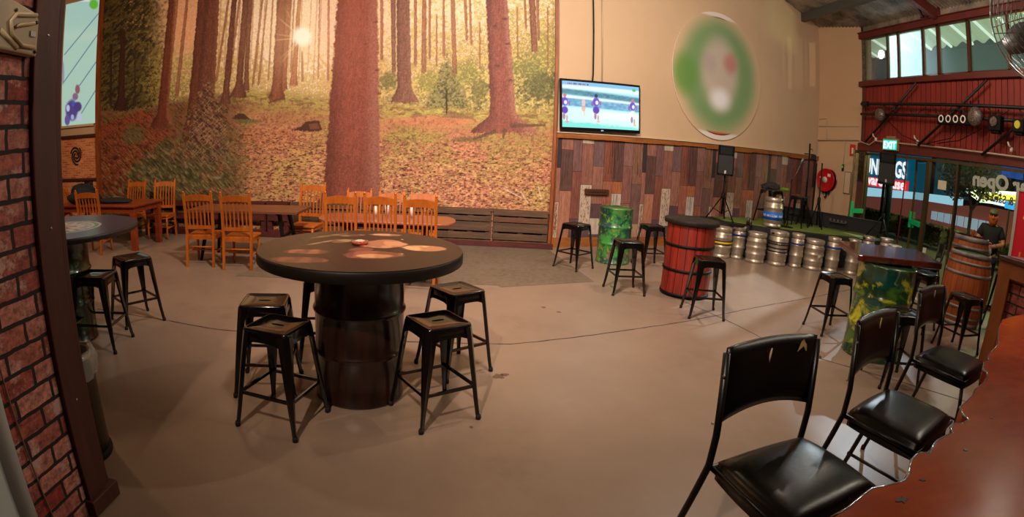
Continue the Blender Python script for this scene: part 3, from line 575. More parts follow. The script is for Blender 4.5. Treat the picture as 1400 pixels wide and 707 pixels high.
# exit sign
e = thing('exit_sign', 'lit green EXIT sign in a pale case above the glass doors', 'exit sign', (XD-.12, 9.42, 2.6))
MB().box((0, 0, 0), (.07, .52, .26)).box((0, 0, .15), (.05, .3, .05)).build('case', mat('cream_case', (150, 120, 84), .5), e, bevel=.008)
MB().box((-.038, 0, -.01), (.004, .46, .2)).build('lit_panel', mat('exit_glow', (0, 205, 185), .4, emis=((0, 205, 185), 1.0)), e)
text('EXIT', .2, (-.046, 0, -.085), mat('exit_letters', (250, 255, 250), .5, emis=((250, 255, 250), 1.2)), e, rot=(PI/2, 0, -PI/2), off=.006, align='CENTER', sx=1.05)
# conduits
cd = mat('grey_conduit', (186, 170, 150), .4, .1)
def tubeth(name, pts, r, m, label, cat): return tag(MB().tube(pts, r, 6).build(name, m), label, cat)
tubeth('conduit', [SWp(.02, 2.57, .03), SWp(1.28, 2.66, .03), (9.1, 10.55, 2.62), (9.08, 10.2, 2.56), (9.08, 10.0, 2.66), (9.06, 8.8, 2.63), (9.05, 7.0, 2.60), (9.05, 5.5, 2.58)], .016, cd, 'thin grey conduit running level from the cream wall along the red beam', 'pipe')
tubeth('conduit', [SWp(.03, 2.0, .03), SWp(.03, 2.57, .03)], .014, cd, 'short upright grey conduit at the corner of plank and cream walls', 'pipe')
tubeth('conduit', [SWp(.04, 3.1, .02), SWp(.26, 3.12, .02), SWp(.3, 2.6, .02)], .009, cd, 'thin bent conduit high on the cream wall above the long one', 'pipe')
tubeth('conduit', [SWp(.02, 2.92, .02), SWp(1.28, 2.98, .02)], .008, cd, 'faint straight cable across the cream wall above the conduit', 'pipe')
tubeth('cable', [PW(.74, 5.2, .03), PW(.745, 3.9, .03), PW(.74, 3.1, .03), PW(.71, 2.9, .05)], .013, BLKM, 'black cable dropping down the cream wall to the television', 'cable')
tubeth('conduit', [PW(.93, 5.2, .02), PW(.94, 2.9, .02)], .01, cd, 'pale thin conduit beside the black television cable', 'pipe')
tubeth('conduit', [SWp(.86, 2.05, .02), SWp(.88, 2.6, .02)], .009, cd, 'short pale conduit dropping to the small green switch', 'pipe')
s = thing('wall_switch', 'small black switch with green light under the conduit beside the hose reel', 'switch', SWp(.86, 1.98, .03))
MB().box((0, 0, 0), (.04, .05, .15)).build('body', BLKM, s, bevel=.005); MB().box((-.022, -.012, .02), (.012, .03, .05)).build('indicator', mat('green_led', (30, 150, 60), .4, emis=((30, 200, 80), .6)), s)
s = thing('notice_board', 'narrow white framed notice between the hose reel and the glass door', 'notice', SWp(1.03, 1.64, .02), math.atan2(SD.y, SD.x))
MB().box((0, 0, 0), (.2, .02, .52)).build('frame', mat('grey_frame', (120, 108, 96), .5), s, bevel=.004); MB().box((0, .0, 0), (.16, .026, .48)).build('sheet', mat('notice_sheet', (206, 178, 150), .7), s)
s = thing('fire_sign', 'small red and white fire sign high at the end of the cream wall', 'sign', SWp(1.12, 2.42, .03), math.atan2(SD.y, SD.x))
MB().box((0, 0, 0), (.16, .012, .26)).build('panel', mat('sign_red', (196, 34, 26), .5), s); MB().box((0, .0, -.02), (.05, .018, .14)).build('pictogram', pap, s)
# fire hose reel
reel = thing('fire_hose_reel', 'red fire hose reel with coiled black hose on the cream wall', 'hose reel', SWp(.44, 1.63, 0), math.atan2(SN.y, SN.x))
def ly(mb, x=0.): return mb.xform(Matrix.Translation((x, 0, 0))@Matrix.Rotation(PI/2, 4, 'Y'))
rr = mat('reel_red', (190, 14, 22), .35, coat=.3); m = MB(); m.lathe([(.0, .20), (.06, .20), (.27, .185), (.275, .19), (.28, .165), (.27, .16), (.05, .165)], seg=36, caps=False); ly(m).build('disc', rr, reel)
m = MB(); m.lathe([(.05, .03), (.27, .03), (.275, .02), (.27, .01), (.05, .01)], seg=36, caps=False); ly(m).build('back_disc', rr, reel)
m = MB()
for k in range(7): m.tube([(.25*math.cos(a*PI/12), .25*math.sin(a*PI/12), .04+k*.019) for a in range(24)], .014, 6, closed=True)
ly(m).build('hose', BLKM, reel)
ly(MB().lathe([(.075, .19), (.075, .21), (.03, .215), (0, .215)], seg=24)).build('hub', mat('white_hub', (206, 196, 188), .5), reel)
MB().box((.195, .12, .12), (.012, .09, .07)).build('label', pap, reel); MB().box((.195, -.15, .05), (.012, .03, .03)).build('label', pap, reel); MB().box((.195, -.12, -.11), (.012, .03, .03)).build('label', pap, reel)
m = MB(); m.tube([(.08, .1*math.sin(t), -.28-.05*math.sin(2*t)) for t in np.linspace(-2, 2, 18)], .014).build('hose_tail', BLKM, reel); MB().tube([(.08, -.02, -.28), (.1, .02, -.38), (.1, -.03, -.42)], .02).build('nozzle', BLKM, reel); MB().box((.04, 0, 0), (.1, .06, .06)).build('wall_mount', BLKM, reel)

# ---------------- truss and lights on the cladding
trm = mat('black_truss', (22, 16, 15), .5)
m = MB(); m.tube([(8.98, 10.45, 3.47), (8.98, 4.0, 3.33)], .032).tube([(8.98, 10.45, 3.24), (8.98, 4.0, 3.12)], .032)
for i in range(9):
    y = 10.4-i*.75
    if i % 3 == 2: m.tube([(8.98, y+.35, 3.48), (8.98, y+.35, 3.2)], .014)
    m.tube([(8.98, y, 3.46-.01*i), (8.98, y-.37, 3.24-.01*i)], .008).tube([(8.98, y-.37, 3.24-.01*i), (8.98, y-.75, 3.45-.01*i)], .008)
m.box((8.98, 10.3, 3.47), (.08, .2, .1))
tag(m.build('lighting_truss', trm), 'black double-pipe truss running across the red boarded wall', 'truss')
for a, b, l in (((8.6, 3.87), (10.3, 2.62), 'black diagonal brace at the far end of the red boarded wall'), ((6.61, 3.85), (8.5, 2.62), 'black diagonal brace above the four-eyed light bar'), ((4.75, 3.8), (6.7, 2.55), 'black diagonal brace nearest the wire fan on the red wall')):
    tag(MB().tube([(9.03, a[0], a[1]), (9.03, b[0], b[1])], .028).build('diagonal_brace', trm), l, 'brace')
perf = mat('perforated_dark', (44, 36, 34), .45, .4, var=(60, (150, 130, 118), 3))
def disco(y, z, r, label):
    t = thing('disco_light', label, 'stage light', (8.9, y, z), PI)
    ly(MB().lathe([(r, 0), (r*1.02, .05), (r*.9, .09), (r*.5, .12), (0, .13)], seg=28)).build('dome', perf, t)
    MB().tube([(-.07, 0, -.02), (-.07, 0, r+.14)], .015).tube([(-.07, 0, 0), (.02, 0, 0)], .03).build('bracket', trm, t)
disco(9.62, 3.2, .14, 'smaller round disco light at the far end of the truss'); disco(6.78, 3.18, .17, 'larger round disco light right of the four-eyed light bar')
t = thing('light_bar', 'black light bar with four round pale-rimmed lamps on the red wall', 'stage light', (8.92, 7.37, 3.12))
MB().box((0, 0, 0), (.1, .92, .17)).build('housing', BLKM, t, bevel=.01)
for k in range(4):
    q = MB().tube([(-.055, .33-.2*k+.06*math.cos(a*PI/8), .01+.06*math.sin(a*PI/8)) for a in range(16)], .013, 6, closed=True).build('lamp_ring', mat('pale_ring', (220, 200, 186), .4, emis=((220, 190, 170), .25)), t)
MB().tube([(.05, .2, .05), (.05, .2, .2), (.05, -.2, .2), (.05, -.2, .05)], .012).build('bracket', trm, t)
def pan(y, z, w, h, label, c):
    t = thing('stage_lamp', label, 'stage light', (8.9, y, z)); MB().box((0, 0, 0), (.16, w, h)).box((0, 0, -h/2-.02), (.12, w*.7, .04)).build('housing', BLKM, t, bevel=.02)
    ly(MB().lathe([(h*.3, 0), (h*.34, .02), (h*.28, .03)], seg=20)).xform(Matrix.Translation((-.11, 0, .02))).build('lens', c, t); MB().tube([(.07, 0, 0), (.07, 0, h/2+.12)], .014).build('bracket', trm, t)
pan(6.28, 3.08, .3, .26, 'square black stage lamp beside the larger disco light', perf); pan(5.72, 3.05, .26, .2, 'black stage lamp with yellow glint at the fan end of the truss', mat('yellow_lens', (170, 150, 40), .3, emis=((200, 180, 40), .3)))
for pts, l in (([(9.0, 9.5, 3.1), (9.0, 9.0, 2.8), (9.0, 8.4, 2.66), (9.0, 8.0, 2.64)], 'black lead sagging from the small disco light to the beam'), ([(9.0, 7.3, 3.0), (9.0, 7.5, 2.8), (9.0, 8.2, 2.66)], 'black lead looping under the four-eyed light bar'), ([(9.0, 6.7, 3.0), (9.0, 7.3, 2.76), (9.0, 7.9, 2.68)], 'black lead hanging from the larger disco light')):
    tubeth('light_cable', pts, .009, BLKM, l, 'cable')
for y, l in ((8.55, 'small white bulb holder on the red beam over the double post'), (6.0, 'small white bulb holder on the red beam near the bar'), (9.95, 'white curled sensor hanging on the beam left of the exit sign')):
    t = thing('bulb_holder', l, 'lamp', (9.06, y, 2.68)); MB().lathe([(.03, -.03), (.035, .03), (.02, .05)], seg=12).build('socket', mat('white_plastic', (220, 210, 190), .4), t); MB().tube([(-.03, 0, .04), (-.08, .02, .08), (-.06, .05, .12)], .018).build('bulb', mat('white_plastic', (220, 210, 190), .4), t)

# ---------------- wire fan cage top right
fan = thing('wall_fan', 'large wire-caged industrial fan in the top corner over the bar', 'fan', (3.475, 1.98, 2.90), math.radians(210))
wire = mat('chromed_wire', (190, 196, 200), .25, .7); R0 = .40
m = MB()
for sgn in (-1, 1):
    for k in range(11):
        r = R0*(1-k*.083); x = sgn*(.07+.10*math.sin((1-r/R0)*PI/2)) if r < R0 else sgn*.02; m.tube([(x, r*math.cos(a*PI/24), r*math.sin(a*PI/24)) for a in range(48)], .0032 if k else .006, 5, closed=True)
    for k in range(6):
        a = k*PI/3+.2; m.tube([(sgn*(.07+.10*math.sin((1-q)*PI/2)), R0*q*math.cos(a), R0*q*math.sin(a)) for q in (.15, .5, .8, 1)], .004, 5)
m.build('cage', wire, fan)
ly(MB().lathe([(.03, -.14), (.042, -.1), (.042, .02), (.03, .06)], seg=20)).build('motor', BLKM, fan)
for k in range(3):
    m = MB(); vs = []
    for i in range(7):
        q = i/6; r = .07+.29*q; w = .05+.05*math.sin(q*PI); vs += [(.03*math.cos(q), -w, r), (-.04, w, r)]
    m.add(vs, [(2*i, 2*i+1, 2*i+3, 2*i+2) for i in range(6)], smooth=True); b_ = m.xform(Matrix.Rotation(k*2*PI/3, 4, 'X')).build('blade', mat('fan_blade', (120, 130, 136), .4, .5), fan); b_.modifiers.new('s', 'SOLIDIFY').thickness = .004
MB().tube([(-.16, 0, 0), (-.3, 0, .1), (-.32, 0, 1.0), (-.32, 0, 3.6)], .025).build('bracket', BLKM, fan)
# ================================================================== outside
def E3(y, z, X=22.): return (y*X/30, 1.75+(z-1.75)*X/30)
asph = mat('night_asphalt', (86, 92, 46), .8, var=(.5, (96, 100, 44), 1.5), grain=(8, (46, 48, 34), 1.2))
struct('ground_outside', MB().box((22, 12, -.17), (25.2, 50, .1)), asph)
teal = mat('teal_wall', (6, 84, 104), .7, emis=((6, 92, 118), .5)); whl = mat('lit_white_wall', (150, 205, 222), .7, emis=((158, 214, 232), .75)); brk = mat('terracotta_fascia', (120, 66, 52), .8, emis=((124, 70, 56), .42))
X = 22
bd = thing('warehouse_building', 'long warehouse across the road with a teal signboard, white band and terracotta base', 'building', (X, 18, 0))
def slab(name, pts, m, x0, th, parent, ox=X, oy=18):
    mb = MB(); n = len(pts); vs = [(x0-ox, p[0]-oy, p[1]) for p in pts]+[(x0+th-ox, p[0]-oy, p[1]) for p in pts]
    mb.add(vs, [tuple(range(n)), tuple(range(n, 2*n))[::-1]]+[(i, n+i, n+(i+1) % n, (i+1) % n) for i in range(n)]); return mb.build(name, m, parent)
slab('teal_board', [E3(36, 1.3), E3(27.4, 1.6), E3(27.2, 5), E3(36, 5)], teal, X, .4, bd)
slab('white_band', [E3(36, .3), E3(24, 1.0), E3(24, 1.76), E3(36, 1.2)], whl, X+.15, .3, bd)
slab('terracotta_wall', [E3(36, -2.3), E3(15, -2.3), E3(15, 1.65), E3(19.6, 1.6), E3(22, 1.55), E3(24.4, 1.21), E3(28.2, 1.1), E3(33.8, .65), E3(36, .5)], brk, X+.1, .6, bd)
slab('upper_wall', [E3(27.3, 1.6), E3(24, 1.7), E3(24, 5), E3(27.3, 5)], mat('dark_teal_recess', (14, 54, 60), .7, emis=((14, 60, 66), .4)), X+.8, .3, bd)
sk = mat('lit_sign_white', (240, 246, 250), .5, emis=((240, 246, 250), 1.0)); rb = mat('sign_red_band', (204, 34, 40), .5, emis=((214, 40, 44), .8))
slab('red_band', [E3(36, 1.38), E3(28.9, 1.52), E3(28.9, 2.2), E3(36, 2.02)], rb, X-.03, .03, bd)
p = E3(29.15, 2.36); text('BUNNINGS', 1.12, (-.08, p[0]-18, p[1]), sk, bd, rot=(PI/2, 0, -PI/2), off=.035, align='RIGHT', shear=.0, name='sign_lettering', sx=.70)
p = E3(29.1, 1.68); text('warehouse', .72, (-.08, p[0]-18+.06, p[1]-.08), sk, bd, rot=(PI/2, 0, -PI/2), off=.02, align='RIGHT', name='sign_lettering', sx=1.05)
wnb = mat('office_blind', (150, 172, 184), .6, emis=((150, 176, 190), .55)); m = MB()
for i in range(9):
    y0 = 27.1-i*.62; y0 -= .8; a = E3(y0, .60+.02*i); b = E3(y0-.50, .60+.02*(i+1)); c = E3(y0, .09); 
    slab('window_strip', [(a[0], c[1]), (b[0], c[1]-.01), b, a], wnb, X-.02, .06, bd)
hg = mat('hedge_leaf', (34, 42, 18), .8, var=(3, (14, 18, 10), 2.5), grain=(16, (84, 82, 34), 1.6))
def leafblob(name, label, c, R, n, size, m, cat, parent=None):
    mb = MB(); rnd = random.Random(len(name)+int(c[0]*10)+int(c[1]*7))
    for _ in range(n):
        v = Vector((rnd.gauss(0, 1), rnd.gauss(0, 1), rnd.gauss(0, 1))).normalized()*rnd.random()**.4; p = Vector((c[0]+v.x*R[0], c[1]+v.y*R[1], c[2]+v.z*R[2])); a = rnd.random()*6.28; s = size*rnd.uniform(.6, 1.4)
        u = Vector((rnd.gauss(0, 1), rnd.gauss(0, 1), rnd.gauss(0, 1))).normalized(); w = u.orthogonal().normalized(); mb.add([p-u*s, p+w*s*.5, p+u*s, p-w*s*.5], [(0, 1, 2, 3)])
    o = mb.build(name, m, parent)
    if label: tag(o, label, cat)
    return o
for k, (y, l) in enumerate(((17.4, 'clipped hedge behind the kegs, seen through the far door'), (14.6, 'clipped hedge seen between the double door post and the next post'), (11.9, 'clipped hedge behind the wine barrels outside'), (9.35, 'dark clipped hedge outside next to the red banner'))):
    mb = MB(); w = 2.5; mb.box((16.3, y, .33), (.7, w-.15, .62)); rnd = random.Random(k)
    for _ in range(1500):
        f = rnd.choice((0, 0, 1)); p = Vector((16.3-.36 if f == 0 else 16.3+rnd.uniform(-.4, .4), y+rnd.uniform(-w/2, w/2), rnd.uniform(0, .72) if f == 0 else .68)); s = rnd.uniform(.03, .07)
        u = Vector((rnd.gauss(0, 1), rnd.gauss(0, 1), rnd.gauss(0, 1))).normalized(); q = u.orthogonal().normalized(); mb.add([p-u*s, p+q*s*.6, p+u*s, p-q*s*.6], [(0, 1, 2, 3)])
    tag(mb.build('hedge', hg), l, 'hedge')
tree = thing('street_tree', 'dark leafy street tree outside with a slim forked trunk', 'tree', (14.5, 11.0, 0))
bk = mat('bark', (52, 40, 32), .9)
MB().tube([(0, 0, 0), (.03, .02, .8), (0, 0, 1.45), (.05, -.3, 1.85), (0, -.5, 2.1)], [.07, .06, .055, .04, .02]).tube([(0, 0, 1.45), (0, .15, 2.0), (0, .3, 2.4)], [.05, .035, .02]).build('trunk', bk, tree)
lf = mat('night_leaves', (44, 50, 22), .7, var=(2, (20, 26, 14), 2), grain=(30, (70, 76, 34), 1.5))
leafblob('crown', None, (.2, .35, 2.45), (1.0, 1.15, .55), 1500, .07, lf, None, tree); leafblob('crown', None, (0, -.45, 2.05), (.7, .55, .28), 480, .06, lf, None, tree); leafblob('crown', None, (.3, .9, 2.0), (.6, .5, .35), 420, .06, lf, None, tree)
leafblob('crown', None, (.4, .6, 3.2), (1.0, 1.5, .5), 700, .07, mat('amber_leaves', (92, 64, 24), .8), None, tree)
# service station canopy with a bright lit edge
sv = thing('service_station_canopy', 'glowing yellow-edged service station canopy seen beneath the mirrored words', 'canopy', (19, 14, 0))
ye = mat('canopy_yellow', (220, 210, 80), .5, emis=((222, 208, 60), .75)); wt = mat('canopy_white_tube', (236, 255, 226), .5, emis=((226, 255, 206), 1.3))
def E19(y, z): return E3(y, z, 19.)
a, b, c, d = E19(23.2, 2.25), E19(18.3, 2.62), E19(18.3, 2.0), E19(21.9, 1.8)
slab('soffit', [a, b, c, d], ye, 19, 1.4, sv, 19, 14)
MB().tube([(-.1, a[0]-14, a[1]), (-.1, b[0]-14, b[1])], .06).tube([(-.1, a[0]-14, a[1]), (-.1, d[0]-14, d[1])], .07).tube([(-.1, d[0]-14, d[1]), (-.1, c[0]-14, c[1])], .05).build('light_tube', wt, sv)
MB().tube([(-.1, a[0]-14-1.2, a[1]-.17), (-.1, c[0]-14, c[1]+.17)], .03).build('soffit_seam', mat('olive_seam', (120, 110, 40), .6), sv)
bl = thing('price_board', 'blue board with a white panel hanging below the lit canopy', 'sign', (18.6, 12.16, 1.73))
MB().box((0, 0, .1), (.1, .46, .24)).build('board', mat('sign_blue', (0, 130, 210), .5, emis=((0, 136, 214), .7)), bl); MB().box((-.03, .52, .13), (.1, .56, .2)).build('white_panel', mat('sign_pale', (196, 224, 244), .5, emis=((200, 226, 246), .7)), bl); MB().box((.1, .1, -.9), (.06, .06, 1.9)).build('post', bk, bl)
tw_ = thing('tower_block', 'dark office block with a blue lit panel far beyond the glass', 'building', (26, 20, 0))
MB().box((0, -1, 3.2), (1, 12, 6.4)).build('wall', mat('dark_block', (26, 30, 26), .9, var=(.6, (46, 40, 26), 1.5)), tw_)
MB().box((-.55, -3.2, 3.9), (.1, 1.6, 1.6)).build('blue_panel', mat('blue_panel', (30, 70, 130), .5, emis=((34, 80, 150), .6), var=None), tw_); MB().box((-.56, -1.9, 3.4), (.1, 1.4, 2.6)).build('grey_panel', mat('grey_panel', (56, 84, 84), .5, emis=((56, 84, 86), .3)), tw_)
# pole and red strap outside
tag(MB().tube([(13.5, 13.92, 0), (13.5, 13.92, 3.2)], .11, 12).build('street_post', mat('teal_post', (14, 40, 48), .5)), 'dark teal post standing outside behind the door speaker', 'post')
tag(MB().tube([(10.2, 9.95, 3.2), (10.1, 9.9, 1.1), (10.1, 9.9, -.1)], .02, 6).build('red_rope', mat('red_rope', (120, 30, 24), .7)), 'thin red rope hanging outside the open doorway', 'rope')
# awning and dark wall outside the high windows, with the floodlight
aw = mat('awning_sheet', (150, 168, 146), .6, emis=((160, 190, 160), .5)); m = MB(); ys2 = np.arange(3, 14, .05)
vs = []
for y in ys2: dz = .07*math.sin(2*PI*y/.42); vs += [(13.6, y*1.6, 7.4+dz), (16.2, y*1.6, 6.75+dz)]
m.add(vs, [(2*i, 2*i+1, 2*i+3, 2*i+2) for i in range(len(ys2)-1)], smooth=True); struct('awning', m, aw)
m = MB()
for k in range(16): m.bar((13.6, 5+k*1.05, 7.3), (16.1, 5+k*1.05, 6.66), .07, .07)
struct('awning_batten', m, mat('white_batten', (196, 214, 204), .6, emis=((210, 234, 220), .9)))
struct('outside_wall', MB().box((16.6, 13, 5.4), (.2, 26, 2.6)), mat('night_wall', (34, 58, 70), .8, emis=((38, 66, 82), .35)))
fd = thing('floodlight', 'blazing white floodlight outside the first high window pane', 'floodlight', (12.6, 13.6, 5.66))
MB().box((.08, 0, 0), (.12, .34, .26)).box((.2, 0, 0), (.14, .06, .06)).build('housing', BLKM, fd, bevel=.01); MB().tube([(.3, 0, 0), (.3, 0, -5.78)], .05).tube([(.2, 0, 0), (.3, 0, 0)], .03).build('mast', BLKM, fd); MB().lathe([(0, 0), (.12, .0), (.13, .03)], seg=20).xform(Matrix.Rotation(-PI/2, 4, 'Y')).build('lens', mat('flood_lens', (240, 250, 255), .3, emis=((235, 250, 255), 40)), fd)
lamp2 = thing('orange_street_light', 'small orange light glowing through the middle high window', 'lamp', (16.3, 12.85, 5.55)); MB().lathe([(0, -.03), (.04, 0), (0, .03)], seg=10).build('lens', mat('orange_lens', (255, 120, 30), .3, emis=((255, 120, 30), 4)), lamp2); MB().box((.12, 0, 0), (.2, .08, .1)).build('housing', BLKM, lamp2)
# ================================================================== metal stools
RUB = mat('rubber_foot', (10, 10, 10), .8)
def make_stool(label, loc, rz, group):
    t = thing('metal_stool', label, 'stool', loc, rz, group); H = .66; a = .155
    m = MB(); n = 5
    def ring(w, z, r=.03):
        P = []
        for cx, cy, a0 in ((1, 1, 0), (-1, 1, 1), (-1, -1, 2), (1, -1, 3)):
            for k in range(n): th = (a0+k/(n-1))*PI/2; P.append((cx*(w-r)+r*math.cos(th), cy*(w-r)+r*math.sin(th), z))
        return P
    rings = [ring(a+.004, H-.05), ring(a+.004, H-.012), ring(a, H-.001), ring(a-.008, H), ring(a-.014, H-.005, .025), ring(.05, H-.007, .02)]
    N_ = 4*n; vs = [p for r in rings for p in r]; fs = []
    for i in range(len(rings)-1):
        for k in range(N_): k2 = (k+1) % N_; fs.append((i*N_+k, i*N_+k2, (i+1)*N_+k2, (i+1)*N_+k))
    m.add(vs, fs, 0, True)
    slot = [(.034*math.cos(q)+(.012 if math.cos(q) > 0 else -.012), .013*math.sin(q), H-.0072) for q in [2*PI*k/N_+PI/4*0 for k in range(N_)]]
    o = 5*N_; ns = len(m.v); m.add(slot, []); 
    for k in range(N_): k2 = (k+1) % N_; m.f.append((o+k, o+k2, ns+k2, ns+k)); m.c.append(0); m.sm.append(False)
    sl2 = [(p[0], p[1], H-.03) for p in slot]; ns2 = len(m.v); m.add(sl2, [])
    for k in range(N_): k2 = (k+1) % N_; m.f.append((ns+k, ns+k2, ns2+k2, ns2+k)); m.c.append(0); m.sm.append(False)
    m.f.append(tuple(ns2+k for k in range(N_))); m.c.append(1); m.sm.append(False)
    m.build('seat', [BLK, RUB], t)
    # under-seat skirt with a curved cut-out
    m = MB()
    for k in range(4):
        R = Matrix.Rotation(k*PI/2, 4, 'Z'); vs = []
        for i in range(9):
            q = -1+i/4; vs += [tuple(R@Vector((a+.002, q*(a-.01), H-.05))), tuple(R@Vector((a+.008, q*(a-.005), H-.075-.05*abs(q)**4)))]
        m.add(vs, [(2*i, 2*i+2, 2*i+3, 2*i+1) for i in range(8)])
    sk_ = m.build('apron', BLK, t); sk_.modifiers.new('s', 'SOLIDIFY').thickness = .003
    for sx, sy in ((1, 1), (-1, 1), (-1, -1), (1, -1)):
        m = MB(); top = Vector((sx*(a-.012), sy*(a-.012), H-.02)); bot = Vector((sx*.212, sy*.212, .022)); mid = Vector((sx*.198, sy*.198, .13))
        up = Vector((sx, sy, 0)).normalized(); sd = Vector((-sy, sx, 0)).normalized(); rows = []
        for p, w, d in ((top, .098, .02), (top.lerp(mid, .5), .068, .022), (mid, .036, .022), (bot, .027, .022)):
            rows.append([p-sd*w/2-up*d*.6, p-sd*w*.2+up*d*.5, p+sd*w*.2+up*d*.5, p+sd*w/2-up*d*.6, p+sd*w*.2-up*d*.2, p-sd*w*.2-up*d*.2])
        vs = [v for r in rows for v in r]; fs = []
        for i in range(3):
            for k in range(6): k2 = (k+1) % 6; fs.append((i*6+k, i*6+k2, (i+1)*6+k2, (i+1)*6+k))
        fs += [tuple(range(6)), tuple(range(18, 24))[::-1]]; m.add(vs, fs); leg = m.build('leg', BLK, t)
        MB().lathe([(.017, 0), (.018, .02), (.014, .035)], (sx*.213, sy*.213, 0), 10).build('foot_cap', RUB, leg)
    m = MB(); z1 = .24; e = .185
    for k in range(4):
        R = Matrix.Rotation(k*PI/2, 4, 'Z'); p = R@Vector((e, -e, z1)); q = R@Vector((e, e, z1)); m.bar(p, q, .012, .022)
    m.build('stretcher', BLK, t); return t
R_ = math.radians
GR1, GR2 = 'black metal stools around the round cable-drum table', 'black metal stools around the steel drums'
st0 = make_stool('black metal stool in front of the round table, nearest one on its left side', (-1.10, 2.94, 0), R_(-13), GR1)
for lb, x, y, rz, sc, g in (
    ('black metal stool tucked behind the near left one by the round table', -1.36, 3.40, 11, None, GR1),
    ('black metal stool nearest the camera on the right of the round table', -.15, 3.22, 34, None, GR1),
    ('black metal stool behind the near right one, just right of the round table', -.05, 3.99, 38, None, GR1),
    ('black metal stool mostly hidden behind the round table and its drum', -1.12, 4.12, 15, None, GR1),
    ('black metal stool standing alone left of the green splattered drum', 1.62, 7.84, 43, None, GR2),
    ('black metal stool in front of the green splattered drum', 2.06, 6.59, 3, None, GR2),
    ('black metal stool between the green drum and the red barrel, against the planks', 2.95, 8.22, 8, None, GR2),
    ('black metal stool standing in front of the red barrel', 2.80, 5.70, -8, None, GR2),
    ('black metal stool left of the square table on the camouflage drum', 4.30, 5.16, -2, None, GR2),
    ('black metal stool with reddish seat beside the blue-topped round table', -3.22, 4.44, 57, None, 'black metal stools at the blue-topped table'),
    ('black metal stool closest to the bin at the blue-topped table', -3.14, 3.74, 12, None, 'black metal stools at the blue-topped table'),
    ('black metal stool hidden behind the vinyl chair back, before the camouflage drum', 4.10, 3.72, -14, (1.08, 1.08, 1), GR2),
    ('black metal stool in front of the large wine barrel with daylight on its seat', 6.05, 4.42, 2, (1.12, 1.12, 1), GR2),
    ('black metal stool right behind the corner of the square table', 6.05, 5.25, 20, (1.1, 1.1, 1.12), GR2),
    ('black metal stool just right of the wine barrels near the person', 8.20, 5.20, 12, (1, 1, 1.2), GR2),
    ): dup(st0, lb, (x, y, 0), R_(rz), sc, g)

# ================================================================== round table on drum
tt = thing('round_table', 'big round plank-topped table printed with pale stone shapes on a dark drum', 'table', (-.70, 3.47, 0))
def paint_top(U, V, P): return None
R1 = .685; m = MB(); m.lathe([(R1-.01, .965), (R1, .972), (R1, 1.03), (R1-.006, 1.04), (0, 1.04)], seg=64); m.lathe([(0, .965), (R1-.01, .965)], seg=64, caps=False)
m.build('tabletop_edge', mat('dark_table_edge', (26, 20, 14), .5, var=(4, (16, 12, 9), 1.5), stretch=(1, 1, 6), spec=.25), tt)
def tp(U, V, P):
    x, y = P[:, 0], P[:, 1]; n = fbm(x*6, y*6, 4); n2 = fbm(x*30+5, y*3, 3); C = np.zeros((len(x), 3)); C[:] = (56, 35, 27)
    C = over(C, (76, 62, 38), ss(.1, -.5, x+.2*y)*.8); C = over(C, (66, 42, 34), ss(.45, .62, n2)*.5)  # greenish light on the left side is painted into the top's colour
    pl = np.abs(((x*.85+y*.53)*6.5) % 1-.5); C = over(C, (44, 28, 24), ss(.03, .008, np.abs(pl-.49))*.6)
    def blob(cx, cy, rx, ry, a, c1, c2):
        nonlocal C
        ca, sa = math.cos(a), math.sin(a); X = (x-cx)*ca+(y-cy)*sa; Y = -(x-cx)*sa+(y-cy)*ca; q = np.hypot(X/rx, Y/ry)+.55*(n-.5); k = ss(1.0, .9, q)
        C = over(C, c1, k); C = over(C, c2, k*ss(.40, .6, fbm(X*14+cx*9, Y*5, 3))); C = over(C, (74, 50, 40), k*ss(.86, .97, q)*.6)
    blob(-.31, -.20, .15, .085, .1, (150, 92, 68), (108, 64, 48)); blob(-.27, -.44, .17, .085, .1, (138, 86, 62), (106, 66, 48))
    blob(.02, -.08, .10, .07, .9, (124, 72, 54), (92, 56, 44)); blob(.12, -.21, .20, .13, .15, (150, 90, 66), (116, 68, 52)); blob(.14, -.24, .13, .07, .15, (206, 150, 104), (188, 126, 86))
    blob(.13, .16, .16, .15, .4, (160, 102, 74), (192, 132, 96)); blob(.42, .06, .16, .10, .1, (176, 118, 84), (210, 158, 110))
    blob(-.15, .44, .12, .05, .4, (120, 92, 62), (86, 62, 44)); blob(.10, .52, .14, .05, .1, (182, 132, 96), (140, 96, 70)); blob(-.16, .2, .10, .06, .9, (112, 84, 62), (150, 118, 84)); blob(-.28, .14, .16, .02, 1.0, (150, 116, 84), (120, 88, 62)); blob(-.3, .4, .2, .03, .9, (124, 94, 58), (90, 68, 46))
    C = over(C, (214, 180, 150), ss(.012, .006, np.hypot(x-.3, y+.14))); C = over(C, (200, 160, 120), ss(.014, .006, np.hypot(x-.24, y-.36)))
    return C
def disc_paint(name, r, nr, ns, paint, m, z, parent):
    rr = np.repeat(np.linspace(0, r, nr), ns); a = np.tile(np.arange(ns)*2*PI/ns, nr); P = np.stack([rr*np.cos(a), rr*np.sin(a), np.full_like(rr, z)], 1); C = paint(rr, a, P)
    i = np.arange(nr*ns).reshape(nr, ns); q = np.stack([i[:-1], i[1:], np.roll(i[1:], -1, 1), np.roll(i[:-1], -1, 1)], -1).reshape(-1, 4)
    me = bpy.data.meshes.new(name); me.from_pydata(P.tolist(), [], q.tolist()); at = me.color_attributes.new('Col', 'FLOAT_COLOR', 'POINT'); C4 = np.ones((nr*ns, 4), np.float32); C4[:, :3] = lin(np.clip(C, 0, 255)); at.data.foreach_set('color', C4.ravel())
    me.materials.append(m); o = bpy.data.objects.new(name, me); COL.objects.link(o); o.parent = parent; return o
disc_paint('tabletop', R1-.004, 90, 240, tp, mat_attr('table_print_with_light', .4, spec=.22), 1.0425, tt)
